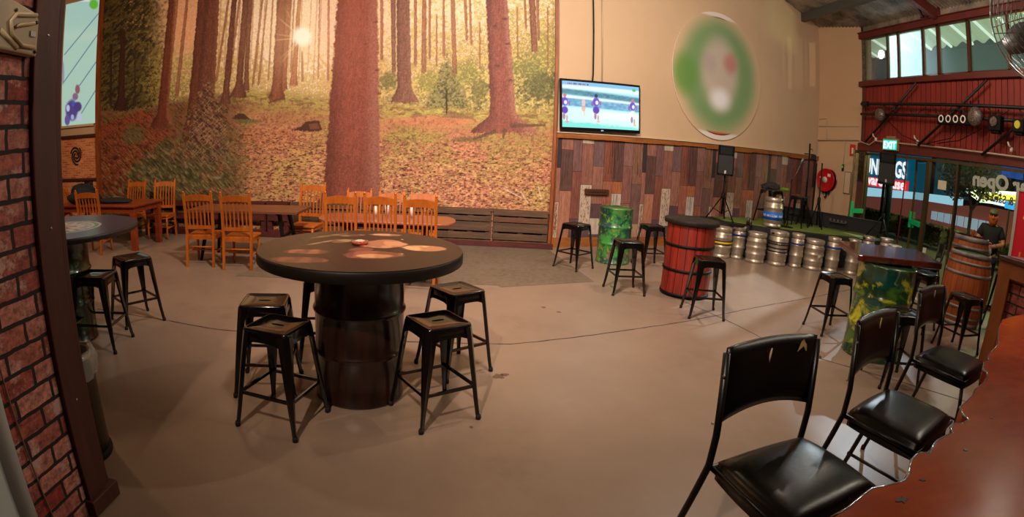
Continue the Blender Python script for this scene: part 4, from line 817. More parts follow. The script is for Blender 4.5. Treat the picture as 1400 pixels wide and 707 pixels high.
def drum(parent, r, h, m, ribm=None, z0=0., ribs=(.36, .66), name='drum', seg=48):
    pr = [(r-.012, 0), (r, .004), (r, .02), (r-.006, .025)]
    for q in ribs: z = q*h; pr += [(r-.006, z-.03), (r+.004, z-.012), (r+.009, z), (r+.004, z+.012), (r-.006, z+.03)]
    pr += [(r-.006, h-.03), (r, h-.022), (r, h), (r-.015, h), (r-.017, h-.02), (0, h-.02)]
    MB().lathe([(a, b+z0) for a, b in pr], seg=seg).build(name, m, parent)
dd = mat('dark_wood_print_drum', (26, 15, 12), .25, var=(3, (44, 22, 16), 1.6), stretch=(6, 6, .5), coat=.35)
drum(tt, .31, .965, dd)
def ltlabel(): pass
ash = thing('ashtray', 'glass ashtray with red and green rim in the middle of the round table', 'ashtray', (-.72, 3.58, 1.043))
MB().lathe([(.05, 0), (.062, .022), (.055, .022), (.045, .008), (0, .008)], seg=20).build('dish', mat('green_glass_rim', (90, 110, 70), .2, var=(9, (190, 60, 44), 2)), ash)
MB().lathe([(0, .024), (.02, .03), (.035, .024)], seg=12, caps=False).build('ash', mat('pale_ash', (186, 166, 146), .8), ash)

# ================================================================== left round table
t2 = thing('round_table', 'round table with blue-grey top and printed ring emblem beside the brick partition', 'table', (-3.60, 3.78, 0))
MB().lathe([(.76, 1.0), (.78, 1.01), (.78, 1.04), (.775, 1.05), (0, 1.05)], seg=56).lathe([(0, 1.0), (.76, 1.0)], seg=56, caps=False).build('tabletop_edge', mat('black_edge', (20, 18, 20), .4), t2)
def tp2(U, V, P):
    x, y = P[:, 0]-.08, P[:, 1]+.02; r = np.hypot(x, y); a = np.arctan2(y, x); C = np.zeros((len(x), 3)); C[:] = (64, 66, 84); C = over(C, (56, 56, 70), fbm(x*8, y*8, 3)*.6)
    C = over(C, (196, 176, 160), ss(.385, .375, r)); C = over(C, (74, 130, 116), ss(.36, .35, r)); C = over(C, (196, 176, 160), ss(.32, .31, r)); C = over(C, (84, 124, 112), ss(.30, .29, r)*(np.sin(a*17) > .1)); C = over(C, (196, 178, 164), ss(.22, .21, r))
    C = over(C, (150, 96, 96), ss(.15, .14, r)*(np.sin(a*5+r*30) > 0)); C = over(C, (90, 80, 110), ss(.05, .045, r)); return C
disc_paint('tabletop', .772, 80, 160, tp2, mat_attr('blue_table_print', .25, spec=.5), 1.0515, t2)
def camomat(name, cols, scale=3.2, rough=.25, coat=.3, streak=(1, 1, 1)):
    """hand-sponged paint: soft patches of several colours laid over the first"""
    m = bpy.data.materials.new(name); m.use_nodes = True; nt = m.node_tree; N = nt.nodes; K = nt.links; b = N['Principled BSDF']; b.inputs['Roughness'].default_value = rough; b.inputs['Coat Weight'].default_value = coat
    tc = N.new('ShaderNodeTexCoord'); last = None
    for i, (c, lo, hi, sc_) in enumerate(cols):
        if i == 0: base = c; continue
        mp = N.new('ShaderNodeMapping'); mp.inputs['Location'].default_value = (i*3.1, i*1.7, i*5.3); mp.inputs['Scale'].default_value = streak; mp.inputs['Rotation'].default_value = (0, .5, .3); K.new(tc.outputs['Object'], mp.inputs[0])
        n = N.new('ShaderNodeTexNoise'); n.inputs['Scale'].default_value = scale*sc_; n.inputs['Detail'].default_value = 5; n.inputs['Roughness'].default_value = .6; n.inputs['Distortion'].default_value = .6; K.new(mp.outputs[0], n.inputs['Vector'])
        r = N.new('ShaderNodeMapRange'); r.inputs[1].default_value = lo; r.inputs[2].default_value = hi; K.new(n.outputs['Fac'], r.inputs[0])
        x = N.new('ShaderNodeMix'); x.data_type = 'RGBA'; K.new(r.outputs[0], x.inputs[0]); x.inputs[7].default_value = L3(c)
        if last: K.new(last, x.inputs[6])
        else: x.inputs[6].default_value = L3(base)
        last = x.outputs[2]
    K.new(last, b.inputs['Base Color']); return m
cm_dark = camomat('dark_green_drum', [((10, 16, 10), 0, 0, 1), ((14, 52, 16), .5, .62, 1), ((54, 120, 24), .6, .7, 1.6)], 5)
drum(t2, .29, 1.0, cm_dark)

# ================================================================== drums and barrels
g = thing('steel_drum', 'green paint-splattered steel drum against the plank wallpaper', 'drum', (2.38, 8.42, 0))
cmg = camomat('splattered_green', [((20, 66, 50), 0, 0, 1), ((60, 140, 60), .46, .58, 1), ((30, 70, 70), .52, .62, 1.4), ((116, 150, 56), .56, .66, 2.2), ((116, 74, 66), .58, .66, 1.8), ((176, 190, 140), .64, .72, 3)], 4.5, .35, .2)
drum(g, .275, .88, cmg, name='body'); MB().lathe([(.262, .865), (.262, .87), (0, .87)], seg=40).build('lid', mat('green_lid', (96, 108, 44), .5, var=(5, (56, 90, 40), 2)), g)
rb_ = thing('barrel_table', 'red boarded barrel table with black hoops and a dark round top', 'table', (2.92, 6.60, 0))
rw = mat('red_boards', (150, 40, 22), .5, var=(2.5, (104, 26, 16), 1.8), stretch=(5, 5, .5), bump=(14, .3)); NS = 18; m = MB()
for k in range(NS):
    a0, a1 = 2*PI*k/NS+.012, 2*PI*(k+1)/NS-.012; r = .325; P = []
    for q in (0, .5, 1): a = a0+(a1-a0)*q; P.append((a, r+.004*math.sin(q*PI)))
    vs = [(rr_*math.cos(a), rr_*math.sin(a), z) for z in (.02, .93) for a, rr_ in P]+[((rr_-.02)*math.cos(a), (rr_-.02)*math.sin(a), z) for z in (.02, .93) for a, rr_ in P]
    m.add(vs, [(0, 1, 4, 3), (1, 2, 5, 4), (2, 8, 11, 5), (6, 0, 3, 9), (3, 4, 10, 9), (4, 5, 11, 10)], 0)
m.lathe([(.308, .02), (.308, .93)], seg=36, col=1); m.build('staves', [rw, mat('stave_gap', (30, 10, 8), .8)], rb_)
for z in (.02, .33, .64): MB().lathe([(.328, z), (.336, z), (.336, z+.035), (.328, z+.035)], seg=48, caps=False).build('hoop', BLKM, rb_)
MB().lathe([(.36, .925), (.372, .93), (.374, .975), (.366, .985), (0, .985)], seg=56).lathe([(0, .925), (.36, .925)], seg=56, caps=False).build('tabletop', mat('black_brown_top', (28, 23, 20), .6, var=(3, (46, 38, 32), 1.6), spec=.2, stretch=(1, 6, 1)), rb_)
MB().lathe([(.05, .985), (.05, .99), (0, .99)], seg=16).build('centre_plug', mat('plug', (24, 20, 18), .6), rb_)
# square table on camouflage drum
sq = thing('square_table', 'dark red square table on a camouflage-painted steel drum', 'table', (4.42, 4.42, 0))
cmc = camomat('camouflage_paint', [((20, 60, 34), 0, 0, 1), ((12, 78, 70), .50, .60, 1), ((70, 112, 34), .50, .62, 1.3), ((190, 190, 50), .53, .64, 1.4), ((16, 40, 24), .58, .68, 1.1), ((112, 52, 34), .64, .72, 1.5)], 2.6, .2, .5, (1, 1, 1.5))
drum(sq, .345, .96, cmc, seg=56)
tt_ = mat('varnished_red_timber', (112, 44, 30), .14, var=(2.2, (46, 20, 16), 1.8), stretch=(1, 7, 1), coat=.6)
MB().prism([(-.46, .02), (-.43, -.02), (.80, -.14), (1.26, .74), (.0, .90), (-.06, .86)], .965, 1.03).build('tabletop', tt_, sq, bevel=.008)
# wine barrels
oak = mat('oak_staves', (172, 90, 42), .45, var=(2, (140, 66, 30), 1.6), stretch=(6, 6, .5), bump=(10, .15)); hoop = mat('grey_hoop', (150, 142, 136), .5, .15, var=(4, (90, 84, 80), 1.5))
def wine(label, loc, sc, rz=0, felt=True):
    t = thing('wine_barrel', label, 'barrel', loc, rz, 'wine barrels by the glass wall', sc)
    rad = lambda z: .275+.075*math.cos((z-.475)/.475*PI/2*.92)-.0
    NS = 26; m = MB(); zs = np.linspace(0, .95, 15)
    for k in range(NS):
        a0, a1 = 2*PI*k/NS+.006, 2*PI*(k+1)/NS-.006; vs = []
        for z in zs:
            for q in (0, .5, 1): a = a0+(a1-a0)*q; vs.append((rad(z)*math.cos(a), rad(z)*math.sin(a), z))
        m.add(vs, [(3*i+j, 3*i+j+1, 3*i+j+4, 3*i+j+3) for i in range(14) for j in (0, 1)], 0, True)
    m.lathe([(rad(z)-.006, z) for z in zs], seg=NS, col=1, caps=False); m.build('staves', [oak, mat('oak_gap', (50, 22, 10), .8)], t)
    for z, h in ((.0, .06), (.10, .035), (.24, .04), (.66, .04), (.80, .035), (.89, .06)):
        MB().lathe([(rad(z)+.001, z), (rad(z)+.006, z), (rad(z+h)+.006, z+h), (rad(z+h)+.001, z+h)], seg=48, caps=False).build('hoop', hoop, t)
    MB().lathe([(0, .925), (rad(.925)-.008, .925)], seg=40, caps=False).build('barrel_head', mat('green_felt', (20, 96, 46), .8) if felt else oak, t)
    MB().lathe([(0, .02), (rad(.0)-.008, .02)], seg=40, caps=False).build('barrel_head', oak, t); return t
wine('large oak wine barrel with grey hoops and green-edged top, nearest the stools', (7.38, 5.46, 0), (1.16, 1.16, 1.09))
wine('oak wine barrel farther back, half hidden by the nearer barrel', (8.02, 5.98, 0), (1.08, 1.08, 1.27), 1.3, False)
tag(MB().lathe([(.03, 0), (.035, .13), (.03, .14)], (7.92, 5.9, 1.178), 10).build('bottle', mat('amber_bottle', (150, 90, 20), .2)), 'small amber bottle on the farther wine barrel in front of the person', 'bottle')

# ================================================================== kegs
stl = mat('keg_steel', (196, 182, 164), .36, .72, var=(5, (160, 146, 128), 1.4), bump=(26, .04)); dkk = mat('keg_slot', (24, 20, 18), .6)
def keg(label, loc, r, h, rz, bands=(), group='steel kegs lined up along the stage front', ribs=(.36, .66)):
    t = thing('beer_keg', label, 'keg', loc, rz, group)
    pr = [(r-.02, 0), (r-.008, .0), (r-.006, .02), (r-.008, .05), (r-.02, .06), (r-.01, .085), (r-.004, .1)]
    for q in ribs: z = q*h; pr += [(r-.004, z-.03), (r+.004, z-.014), (r+.006, z), (r+.004, z+.014), (r-.004, z+.03)]
    zt = h-.1; pr += [(r-.004, zt-.02), (r-.012, zt), (r-.03, zt+.012), (r-.012, zt+.02), (r-.006, zt+.03), (r-.006, h-.008), (r-.012, h), (r-.024, h), (r-.026, h-.05), (.05, h-.06), (.045, h-.035), (0, h-.035)]
    MB().lathe(pr, seg=40).build('body', stl, t)
    for k in range(2):
        a0 = k*PI-1.0; m = MB(); vs = []
        for i in range(9):
            a = a0-.22+.44*i/8*(.9 if r > .17 else 1.3); e = .019*math.sqrt(max(0, 1-abs((i-4)/4.2)**4)); vs += [((r-.004)*math.cos(a), (r-.004)*math.sin(a), h-.042-e), ((r-.004)*math.cos(a), (r-.004)*math.sin(a), h-.042+e)]
        m.add(vs, [(2*i, 2*i+2, 2*i+3, 2*i+1) for i in range(8)]); m.build('handle_slot', dkk, t)
    for (z0, z1, c) in bands:
        MB().lathe([(r+.0005, z0*h), (r+.0055, z0*h), (r+.0055, z1*h), (r+.0005, z1*h)], seg=40, caps=False).build('band', c, t)
    return t
ylw = mat('yellow_band', (214, 170, 20), .5); blu = mat('blue_band', (18, 50, 120), .5); bkb = mat('black_band', (26, 24, 24), .5); lbl = mat('label_blue', (20, 96, 190), .5)
T_ = 'steel keg'
keg('wide keg with a yellow band, mostly hidden behind the red barrel', (4.33, 9.42, 0), .2, .56, .2, ((.47, .53, ylw), (.44, .46, bkb), (.54, .56, bkb)))
keg('wide steel keg with a yellow band, leftmost fully seen in the row', (4.83, 9.40, 0), .2, .56, .5, ((.47, .53, ylw), (.43, .46, bkb), (.54, .57, bkb)))
keg('tall slim keg with a blue band, next to the yellow-banded keg', (5.155, 9.315, 0), .14, .61, .1, ((.70, .76, blu),))
keg('plain wide steel keg between two taller banded kegs', (5.42, 9.06, 0), .198, .55, .9, (), ribs=(.3, .52, .72))
kb = keg('wide steel keg with black bands and faded pale lettering', (5.84, 8.93, 0), .2, .62, 1.3, ((.62, .72, bkb), (.5, .54, bkb), (.40, .44, bkb)))
keg('tall slim brassy keg with a blue band right of the black-banded keg', (6.22, 8.82, 0), .14, .62, .4, ((.68, .73, blu),))
k6 = keg('wide keg with a torn white sticker', (6.58, 8.72, 0), .205, .55, .7, (), ribs=(.3, .52, .72))
keg('tall slim keg with a blue band right of the stickered keg', (6.96, 8.58, 0), .145, .64, .2, ((.68, .74, blu),))
keg('tall slim plain keg just behind the tip of the square table', (7.38, 8.44, 0), .145, .66, .6)
keg('tall slim keg second behind the square table tip, left of the low keg', (8.02, 8.72, 0), .145, .7, .9)
keg('low wide keg showing only its rim above the square table', (7.78, 8.16, 0), .2, .52, .9)
keg('slim keg right of the low rim, above the square table', (8.40, 8.55, 0), .15, .72, .3)
keg('slim keg with slotted rim second from the right end', (8.22, 8.10, 0), .15, .66, -.3)
keg('lowest slim keg at the right end of the row by the glass', (8.60, 8.10, 0), .14, .56, .3)
tt0 = mat('faded_print', (196, 176, 150), .6)
def curvetext(parent, body, r, z, size, a_mid, m, nm='lettering'):
    n = len(body)
    for i, ch in enumerate(body):
        if ch == ' ': continue
        a = a_mid+(i-(n-1)/2)*size*.72/r; text(ch, size, (r*math.cos(a), r*math.sin(a), z), m, parent, rot=(PI/2, 0, a+PI/2), align='CENTER', ext=.001, name=nm, off=.001)
a_cam = math.atan2(-8.93, -5.84)-1.3; curvetext(kb, 'oo', .207, .40, .05, a_cam+.1, tt0)
m = MB(); a0 = math.atan2(-8.72, -6.58)-.7+.45
for i in range(5): a = a0+i*.09; m.add([(.2105*math.cos(a), .2105*math.sin(a), .22+.01*i+.02*(i % 2)), (.2105*math.cos(a+.09), .2105*math.sin(a+.09), .23+.015*i), (.2105*math.cos(a+.09), .2105*math.sin(a+.09), .30+.02*(i % 2)), (.2105*math.cos(a), .2105*math.sin(a), .29)], [(0, 1, 2, 3)])
m.build('torn_sticker', tt0, k6)

# ================================================================== stage
SZ_ = .62; turf = mat('green_turf', (92, 112, 26), .9, var=(5, (70, 92, 18), 1.6), grain=(90, (112, 128, 44), 1.3), bump=(160, .5))
sp = [(4.30, 9.72), (5.2, 9.58), (5.7, 9.28), (6.4, 9.08), (7.2, 8.90), (7.7, 9.0), (8.9, 8.85), (9.0, 10.6), (8.60, 11.7), (4.25, 10.25)]
stg = thing('stage_platform', 'low corner stage with black sides and green artificial turf', 'stage', (6.5, 9.8, 0))
MB().prism([(x-6.5, y-9.8) for x, y in sp], 0, SZ_-.012).build('base', mat('stage_black', (18, 13, 12), .7), stg)
ctr = (6.6, 9.9); MB().prism([(x-6.5, y-9.8) for x, y in [(5.1, 9.95), (5.3, 9.80), (5.80, 9.50), (6.46, 9.30), (7.2, 9.12), (7.7, 9.18), (8.80, 9.05), (8.88, 10.5), (8.5, 11.5), (5.1, 10.45)]], SZ_-.012, SZ_).build('turf', turf, stg)
bkd = mat('drape_black', (15, 11, 11), .8)
bb = thing('stage_barrier', 'low black barrier along the back of the green stage', 'barrier', (8.2, 10.0, SZ_))
m = MB(); m.bar((-1.15, 1.25, .14), (.72, -.78, .17), .04, .28); m.bar((-1.15, 1.25, .29), (.72, -.78, .325), .07, .03)
m.build('panel', bkd, bb)
for q in (0, .5, 1): p = Vector((-1.15, 1.25, 0)).lerp(Vector((.72, -.78, 0)), q); MB().box((p.x+.05, p.y+.05, .14), (.05, .05, .28)).build('post', bkd, bb)
m = MB(); m.bar((-.22, .10, .16), (.02, -.18, .17), .043, .012)
for i in range(5): p = Vector((-.22, .10, .16)).lerp(Vector((.02, -.18, .16)), i/4); m.box((p.x-.02, p.y-.02, .2), (.012, .05, .05), rz=.8)
m.build('faint_lettering', mat('faint_white', (70, 64, 60), .7), bb)
# loudspeakers and stands
def speaker(label, loc, rz, w=.34, h=.6, d=.3):
    t = thing('loudspeaker', label, 'speaker', loc, rz, 'loudspeakers on tripods'); m = MB()
    P = [(-w/2, -d/2+.03), (-w/2+.05, -d/2), (w/2-.05, -d/2), (w/2, -d/2+.03), (w/2*.75, d/2), (-w/2*.75, d/2)]; m.prism(P, 0, h); m.build('cabinet', BLKM, t, bevel=.015)
    m = MB(); m.box((0, -d/2-.008, h*.36), (w*.88, .02, h*.60)); m.build('grille', mat('speaker_grille', (12, 11, 11), .6, bump=(200, .5)), t, bevel=.006)
    vs = [(-w*.42, -d/2-.01, h*.70), (w*.42, -d/2-.01, h*.70), (w*.42, -d/2-.01, h*.95), (-w*.42, -d/2-.01, h*.95), (-w*.2, -d/2+.06, h*.77), (w*.2, -d/2+.06, h*.77), (w*.2, -d/2+.06, h*.9), (-w*.2, -d/2+.06, h*.9)]
    MB().add(vs, [(0, 1, 5, 4), (1, 2, 6, 5), (2, 3, 7, 6), (3, 0, 4, 7), (4, 5, 6, 7)]).build('horn', mat('horn_black', (8, 8, 8), .4), t)
    MB().box((0, -d/2-.022, h*.12), (.035, .006, .06)).build('badge', mat('badge_silver', (200, 190, 180), .3, .6), t); return t
def tripod(label, loc, h, spread, rz=0, r=.018, hub=.42):
    t = thing('speaker_stand', label, 'speaker stand', loc, rz); MB().tube([(0, 0, .12), (0, 0, h)], r, 10).build('pole', BLKM, t); MB().lathe([(r*1.8, hub), (r*2.2, hub+.02), (r*2.2, hub+.1), (r*1.6, hub+.12)], seg=12).build('collar', BLKM, t); MB().lathe([(.012, 0), (.02, .01), (.02, .03)], (r*2, 0, hub+.3), 10).build('knob', BLKM, t)
    for k in range(3):
        a = k*2*PI/3; e = Vector((spread*math.cos(a), spread*math.sin(a), .015)); l = MB().tube([(r*math.cos(a), r*math.sin(a), hub+.05), e], .013, 8).build('leg', BLKM, t)
        MB().tube([e*.97, e*1.04], .018, 8).build('rubber_foot', RUB, l); MB().tube([(r*math.cos(a), r*math.sin(a), .14), e.lerp(Vector((0, 0, hub+.05)), .45)], .008, 6).build('brace', BLKM, t)
    return t
s1 = (5.02, 9.92); tripod('black tripod stand on the stage edge under the left loudspeaker', (s1[0], s1[1], SZ_), 1.0, .33, .9)
speaker('black loudspeaker high against the plank wallpaper below the round sign', (s1[0], s1[1], SZ_+.87), math.atan2(s1[1], s1[0])-PI/2, .335, .58)
s2 = (8.50, 8.72-.0); s2 = (8.64, 9.03); tripod('black tripod stand by the glass doors holding the right loudspeaker', (s2[0], s2[1], SZ_), 1.16, .34, .3)
speaker('black loudspeaker seen against the teal sign outside the glass', (s2[0], s2[1], SZ_+1.12), math.atan2(s2[1], s2[0])-PI/2-.1, .39, .64)
# microphone, light stand, folded tripod, stage stools and keg
def pol(azd, D, z=SZ_): a = math.radians(azd); return (D*math.sin(a), D*math.cos(a), z)
lx = pol(35.5, 12.75); t = tripod('tall black lighting stand on the stage near the corner', lx, 1.75, .22, 1.2, .02, .5)
t['category'] = 'light stand'; t.name = 'light_stand'
sl = thing('stage_lamp', 'small black lamp clamped near the top of the tall lighting stand', 'stage light', (lx[0], lx[1], SZ_+1.52), -.6)
MB().tube([(-.12, 0, 0), (.14, 0, 0)], .012).build('bracket', BLKM, sl); MB().box((.1, -.03, -.06), (.12, .14, .1)).build('housing', BLKM, sl, bevel=.01); MB().tube([(0, 0, .1), (.06, 0, .12), (.07, 0, .07)], .008).build('hook', BLKM, sl)
mx_ = pol(33.85, 11.6); t = thing('microphone_stand', 'slim microphone stand with angled boom on the green turf', 'microphone stand', mx_, -.6)
MB().tube([(0, 0, .02), (0, 0, .95)], .011, 8).build('pole', BLKM, t); MB().lathe([(.13, 0), (.13, .015), (.02, .03)], seg=20).build('base', BLKM, t); MB().tube([(-.02, 0, .86), (.10, 0, 1.1), (.16, 0, 1.27)], .009, 8).build('boom', mat('grey_boom', (90, 96, 104), .3, .6), t); MB().tube([(.16, 0, 1.27), (.21, 0, 1.39)], [.014, .024], 10).build('microphone', mat('mic_grey', (110, 124, 136), .35, .5), t)
fx = pol(36.9, 12.45); t = thing('folded_tripod', 'folded black tripod leaning by the cream wall left of the hose reel', 'tripod', fx, .3)
MB().tube([(0, 0, .06), (0, 0, 1.36)], .016, 8).build('pole', BLKM, t); MB().lathe([(.035, .5), (.04, .53), (.04, .62), (.03, .65)], seg=10).build('collar', BLKM, t)
for a, s in ((.3, .28), (2.3, .17), (4.4, .22)): MB().tube([(0, 0, .6), (s*math.cos(a), s*math.sin(a), .0)], .015, 6).build('leg', BLKM, t)
kk = pol(32.25, 11.3); kl = keg('steel keg with a bright blue label standing on the green turf', kk, .2, .56, 0, ((.26, .52, lbl),), group=None)
ac = math.atan2(-kk[1], -kk[0]); curvetext(kl, 'THE WILLOW TREE', .207, .20, .05, ac, mat('label_white', (226, 232, 240), .5))
sg = pol(31.9, 12.1); dup(st0, 'black metal stool on the stage behind the blue-labelled keg, piled with cloth', sg, .55, (1.5, 1.1, 1.02), 'black metal stools on the stage')
sg2 = pol(34.8, 12.05); dup(st0, 'black metal stool on the stage beside the tall lighting stand', sg2, .6, (.95, .95, .95), 'black metal stools on the stage')
def cloth(name, label, cat, c, R, m, seed=1, amp=.35, parent=None):
    mb = MB(); rnd = np.random.default_rng(seed); nu, nv = 22, 11; vs = []
    for j in range(nv):
        th = PI*j/(nv-1)
        for i in range(nu):
            ph = 2*PI*i/nu; q = 1+amp*(float(fbm(np.array([math.cos(ph)*1.6+seed*3+9]), np.array([math.sin(ph)*1.6+th*1.5+5]), 3)[0])-.5)*2
            vs.append((c[0]+R[0]*math.sin(th)*math.cos(ph)*q, c[1]+R[1]*math.sin(th)*math.sin(ph)*q, max(c[2]-R[2]*.9, c[2]+R[2]*math.cos(th)*q)))
    mb.add(vs, [(j*nu+i, (j+1)*nu+i, (j+1)*nu+(i+1) % nu, j*nu+(i+1) % nu) for j in range(nv-1) for i in range(nu)], smooth=True); o = mb.build(name, m, parent)
    return tag(o, label, cat) if label else o
cloth('cloth_bundle', 'dark rumpled cloth heaped on the stage stool behind the labelled keg', 'cloth', (sg[0]-.05, sg[1], SZ_+.675+.07), (.2, .14, .07), mat('dark_cloth', (34, 32, 32), .8), 3, .8)
cloth('green_bag', 'small lime green pouch on the stage stool beside dark cloth', 'bag', (sg[0]+.27, sg[1]-.1, SZ_+.675+.04), (.12, .08, .04), mat('lime_cloth', (96, 130, 20), .7), 5)
cloth('tan_throw', 'tan branch-like throw hanging over the front of the stage stool', 'cloth', (sg[0]-.24, sg[1]-.2, SZ_+.45), (.05, .05, .2), mat('tan_cloth', (110, 74, 50), .8), 8)
for k, (a, D, l) in enumerate(((30.0, 10.75, 'small dark bottle standing at the left end of the green turf'), (29.7, 10.95, 'second small bottle behind the first at the turf end'))):
    p = pol(a, D); tag(MB().lathe([(.03, 0), (.03, .09), (.012, .12), (.012, .15)], p, 12).build('bottle', mat('brown_bottle', (50, 32, 20), .3)), l, 'bottle')
p = pol(28.6, 10.3); tag(MB().tube([(p[0]+.14*math.cos(a)*(1+.1*k), p[1]+.1*math.sin(a), SZ_+.012+.008*k) for k in range(3) for a in np.linspace(0, 6, 16)], .009, 6).build('cable_coil', BLKM), 'coil of black cable at the left end of the stage', 'cable')
tag(MB().box((5.33, 9.535, .55), (.07, .01, .07)).build('price_tag', pap), 'small white tag on the black stage front above the plain keg', 'tag')
# shelf on plank wallpaper
sh = thing('wall_shelf', 'small dark wooden rack fixed on the plank wallpaper above the green drum', 'shelf', PW(.92, 1.0, .0), AN)
MB().box((0, -.035, 0), (.5, .06, .10)).build('rack', mat('dark_rack', (70, 36, 20), .5), sh, bevel=.004)
for i in range(7): MB().box((-.16+i*.053, -.068, .0), (.035, .006, .022)).build('slot', mat('rack_slot', (24, 14, 10), .6), sh)

# ================================================================== television and sign
tvo = PW(.92, 2.09, .10); tv = thing('television', 'wall television showing a football match with players in purple', 'television', tvo, AN); tv.rotation_euler = (0, math.radians(-2.2), AN)
MB().box((0, .02, .44), (1.70, .05, .90)).build('bezel', mat('tv_black', (10, 10, 14), .25), tv, bevel=.006); MB().box((0, .06, .4), (.4, .06, .3)).build('bracket', BLKM, tv)
MB().box((0, -.006, .012), (.05, .004, .02)).build('logo', mat('tv_logo', (120, 170, 220), .4, emis=((120, 170, 220), .5)), tv)
def paint_tv(U, V, P):
    x = U/1.64*100; y = (1-V/.80)*60; n = fbm(x*.3, y*.6, 3); C = np.zeros((len(x), 3)); C[:] = (176, 226, 236)
    C = over(C, (110, 170, 214), ss(11, 3, y)*.7); C = over(C, (236, 246, 250), ss(4, 6, y)*ss(12, 9, y)*.8); C = over(C, (56, 110, 130), ss(8, 12, y-x*.05)*ss(19, 15, y-x*.05)*(.55+.5*n)); C = over(C, (226, 240, 250), ss(18, 19, y-x*.04)*ss(23, 21, y-x*.04))
    C = over(C, (96, 150, 190), ss(21, 23, y-x*.03)*ss(33, 31, y-x*.03)*(.3+.9*n)); C = over(C, (206, 246, 232), ss(32, 35, y-x*.04)); C = over(C, (236, 252, 246), ss(36, 40, y)*ss(52, 44, y)*ss(20, 60, x)*.8); C = over(C, (96, 214, 206), ss(48, 52, y-x*.05-4*n)*.7)
    bl = lambda cx, cy, rx, ry, c, a=1.: over(C, c, ss(1.15, .8, np.hypot((x-cx)/rx, (y-cy)/ry))*a)
    for px, s in ((42, 1.0), (3, .95), (91, .95)):
        yy = 0 if px == 42 else 2
        C = bl(px, 17+yy, 2.2*s, 2.6*s, (30, 60, 90) if px == 42 else (196, 120, 130)); C = bl(px, 25+yy, 4.2*s, 6*s, (110, 76, 190)); C = bl(px+1, 26+yy, 2*s, 2.8, (226, 226, 250)); C = bl(px+(0 if px != 91 else 0), 36+yy, 4.2*s, 5*s, (96, 60, 176) if px < 80 else (236, 236, 250)); C = bl(px-1, 44+yy, 1.6, 4.6, (170, 124, 150)); C = bl(px+2.6, 46+yy, 1.4, 4, (196, 170, 190)); C = bl(px+3, 51+yy, 2, 1.4, (230, 180, 150) if px > 5 else (240, 140, 190))
        C = bl(px-5, 28+yy, 1.3, 3.2, (140, 100, 150)); C = bl(px+5.5, 27+yy, 1.3, 3.2, (150, 110, 160))
    C = bl(26, 27, 2.4, 6, (240, 196, 186), .8); C = bl(26, 35, 2.6, 4, (240, 150, 130), .7); C = bl(27, 42, 1.4, 4, (236, 190, 180), .6)
    for i in range(14): C = over(C, (40, 60, 130) if i % 3 else (230, 60, 120), (np.abs(x-(7+i*1.9)) < .6)*(np.abs(y-3.3) < 1.1)*.9)
    return bl(93, 5, 2.6, 2, (60, 190, 130))
g_ = grid_paint('screen', 1.64, .80, 200, 110, paint_tv, mat_attr('television_picture', emis=1.2), lambda U, V: np.stack([-.82+U, np.full_like(U, -.0065), .05+V], 1), tv)
sgn = thing('round_sign', 'huge round green sign with white and red rims high on the cream wall', 'sign', PW(3.93, 3.53, .0), AN)
def paint_sign(U, a, P):
    x, z = P[:, 0], P[:, 1]; r = np.hypot(x, z); C = np.zeros((len(x), 3)); C[:] = (226, 214, 206)
    C = over(C, (40, 20, 24), ss(1.245, 1.235, r)); C = over(C, (206, 66, 40), ss(1.225, 1.215, r)); C = over(C, (40, 20, 24), ss(1.135, 1.125, r)); C = over(C, (70, 150, 50), ss(1.115, 1.105, r))
    bz = ss(1.26, 1.20, z)*ss(-1.22, -1.16, z); S = np.zeros_like(C); S[:] = (206, 176, 142); S = over(S, (122, 152, 104), ss(1.45, .92, r*(1+.06*np.abs(x)))); S = over(S, (98, 144, 66), ss(.5, .15, np.hypot((x+1.0)/1, (z+.1)/1.2))*.8)
    S = over(S, (190, 176, 160), ss(.95, .45, np.hypot(x/.78, (z-.05)/1.05))); S = over(S, (232, 232, 236), ss(.6, .1, np.hypot((x-.02)/.8, (z+.5)/.62))); S = over(S, (186, 118, 112), ss(.55, .1, np.hypot((x-.32)/.6, (z-.3)/.62))*.8); S = over(S, (170, 146, 150), ss(.5, .1, np.hypot((x+.32)/.6, (z-.2)/.7))*.5)
    return C*(1-bz[:, None])+S*bz[:, None]
d_ = disc_paint('sign_face', 1.34, 120, 180, paint_sign, mat_attr('sign_print', .5), .031, sgn); d_.rotation_euler = (PI/2, 0, 0)
e_ = MB().lathe([(1.34, .0), (1.345, .005), (1.345, .025), (1.34, .03), (0, .03)], seg=72).build('sign_board', mat('sign_edge', (206, 190, 176), .5), sgn); e_.rotation_euler = (PI/2, 0, 0)
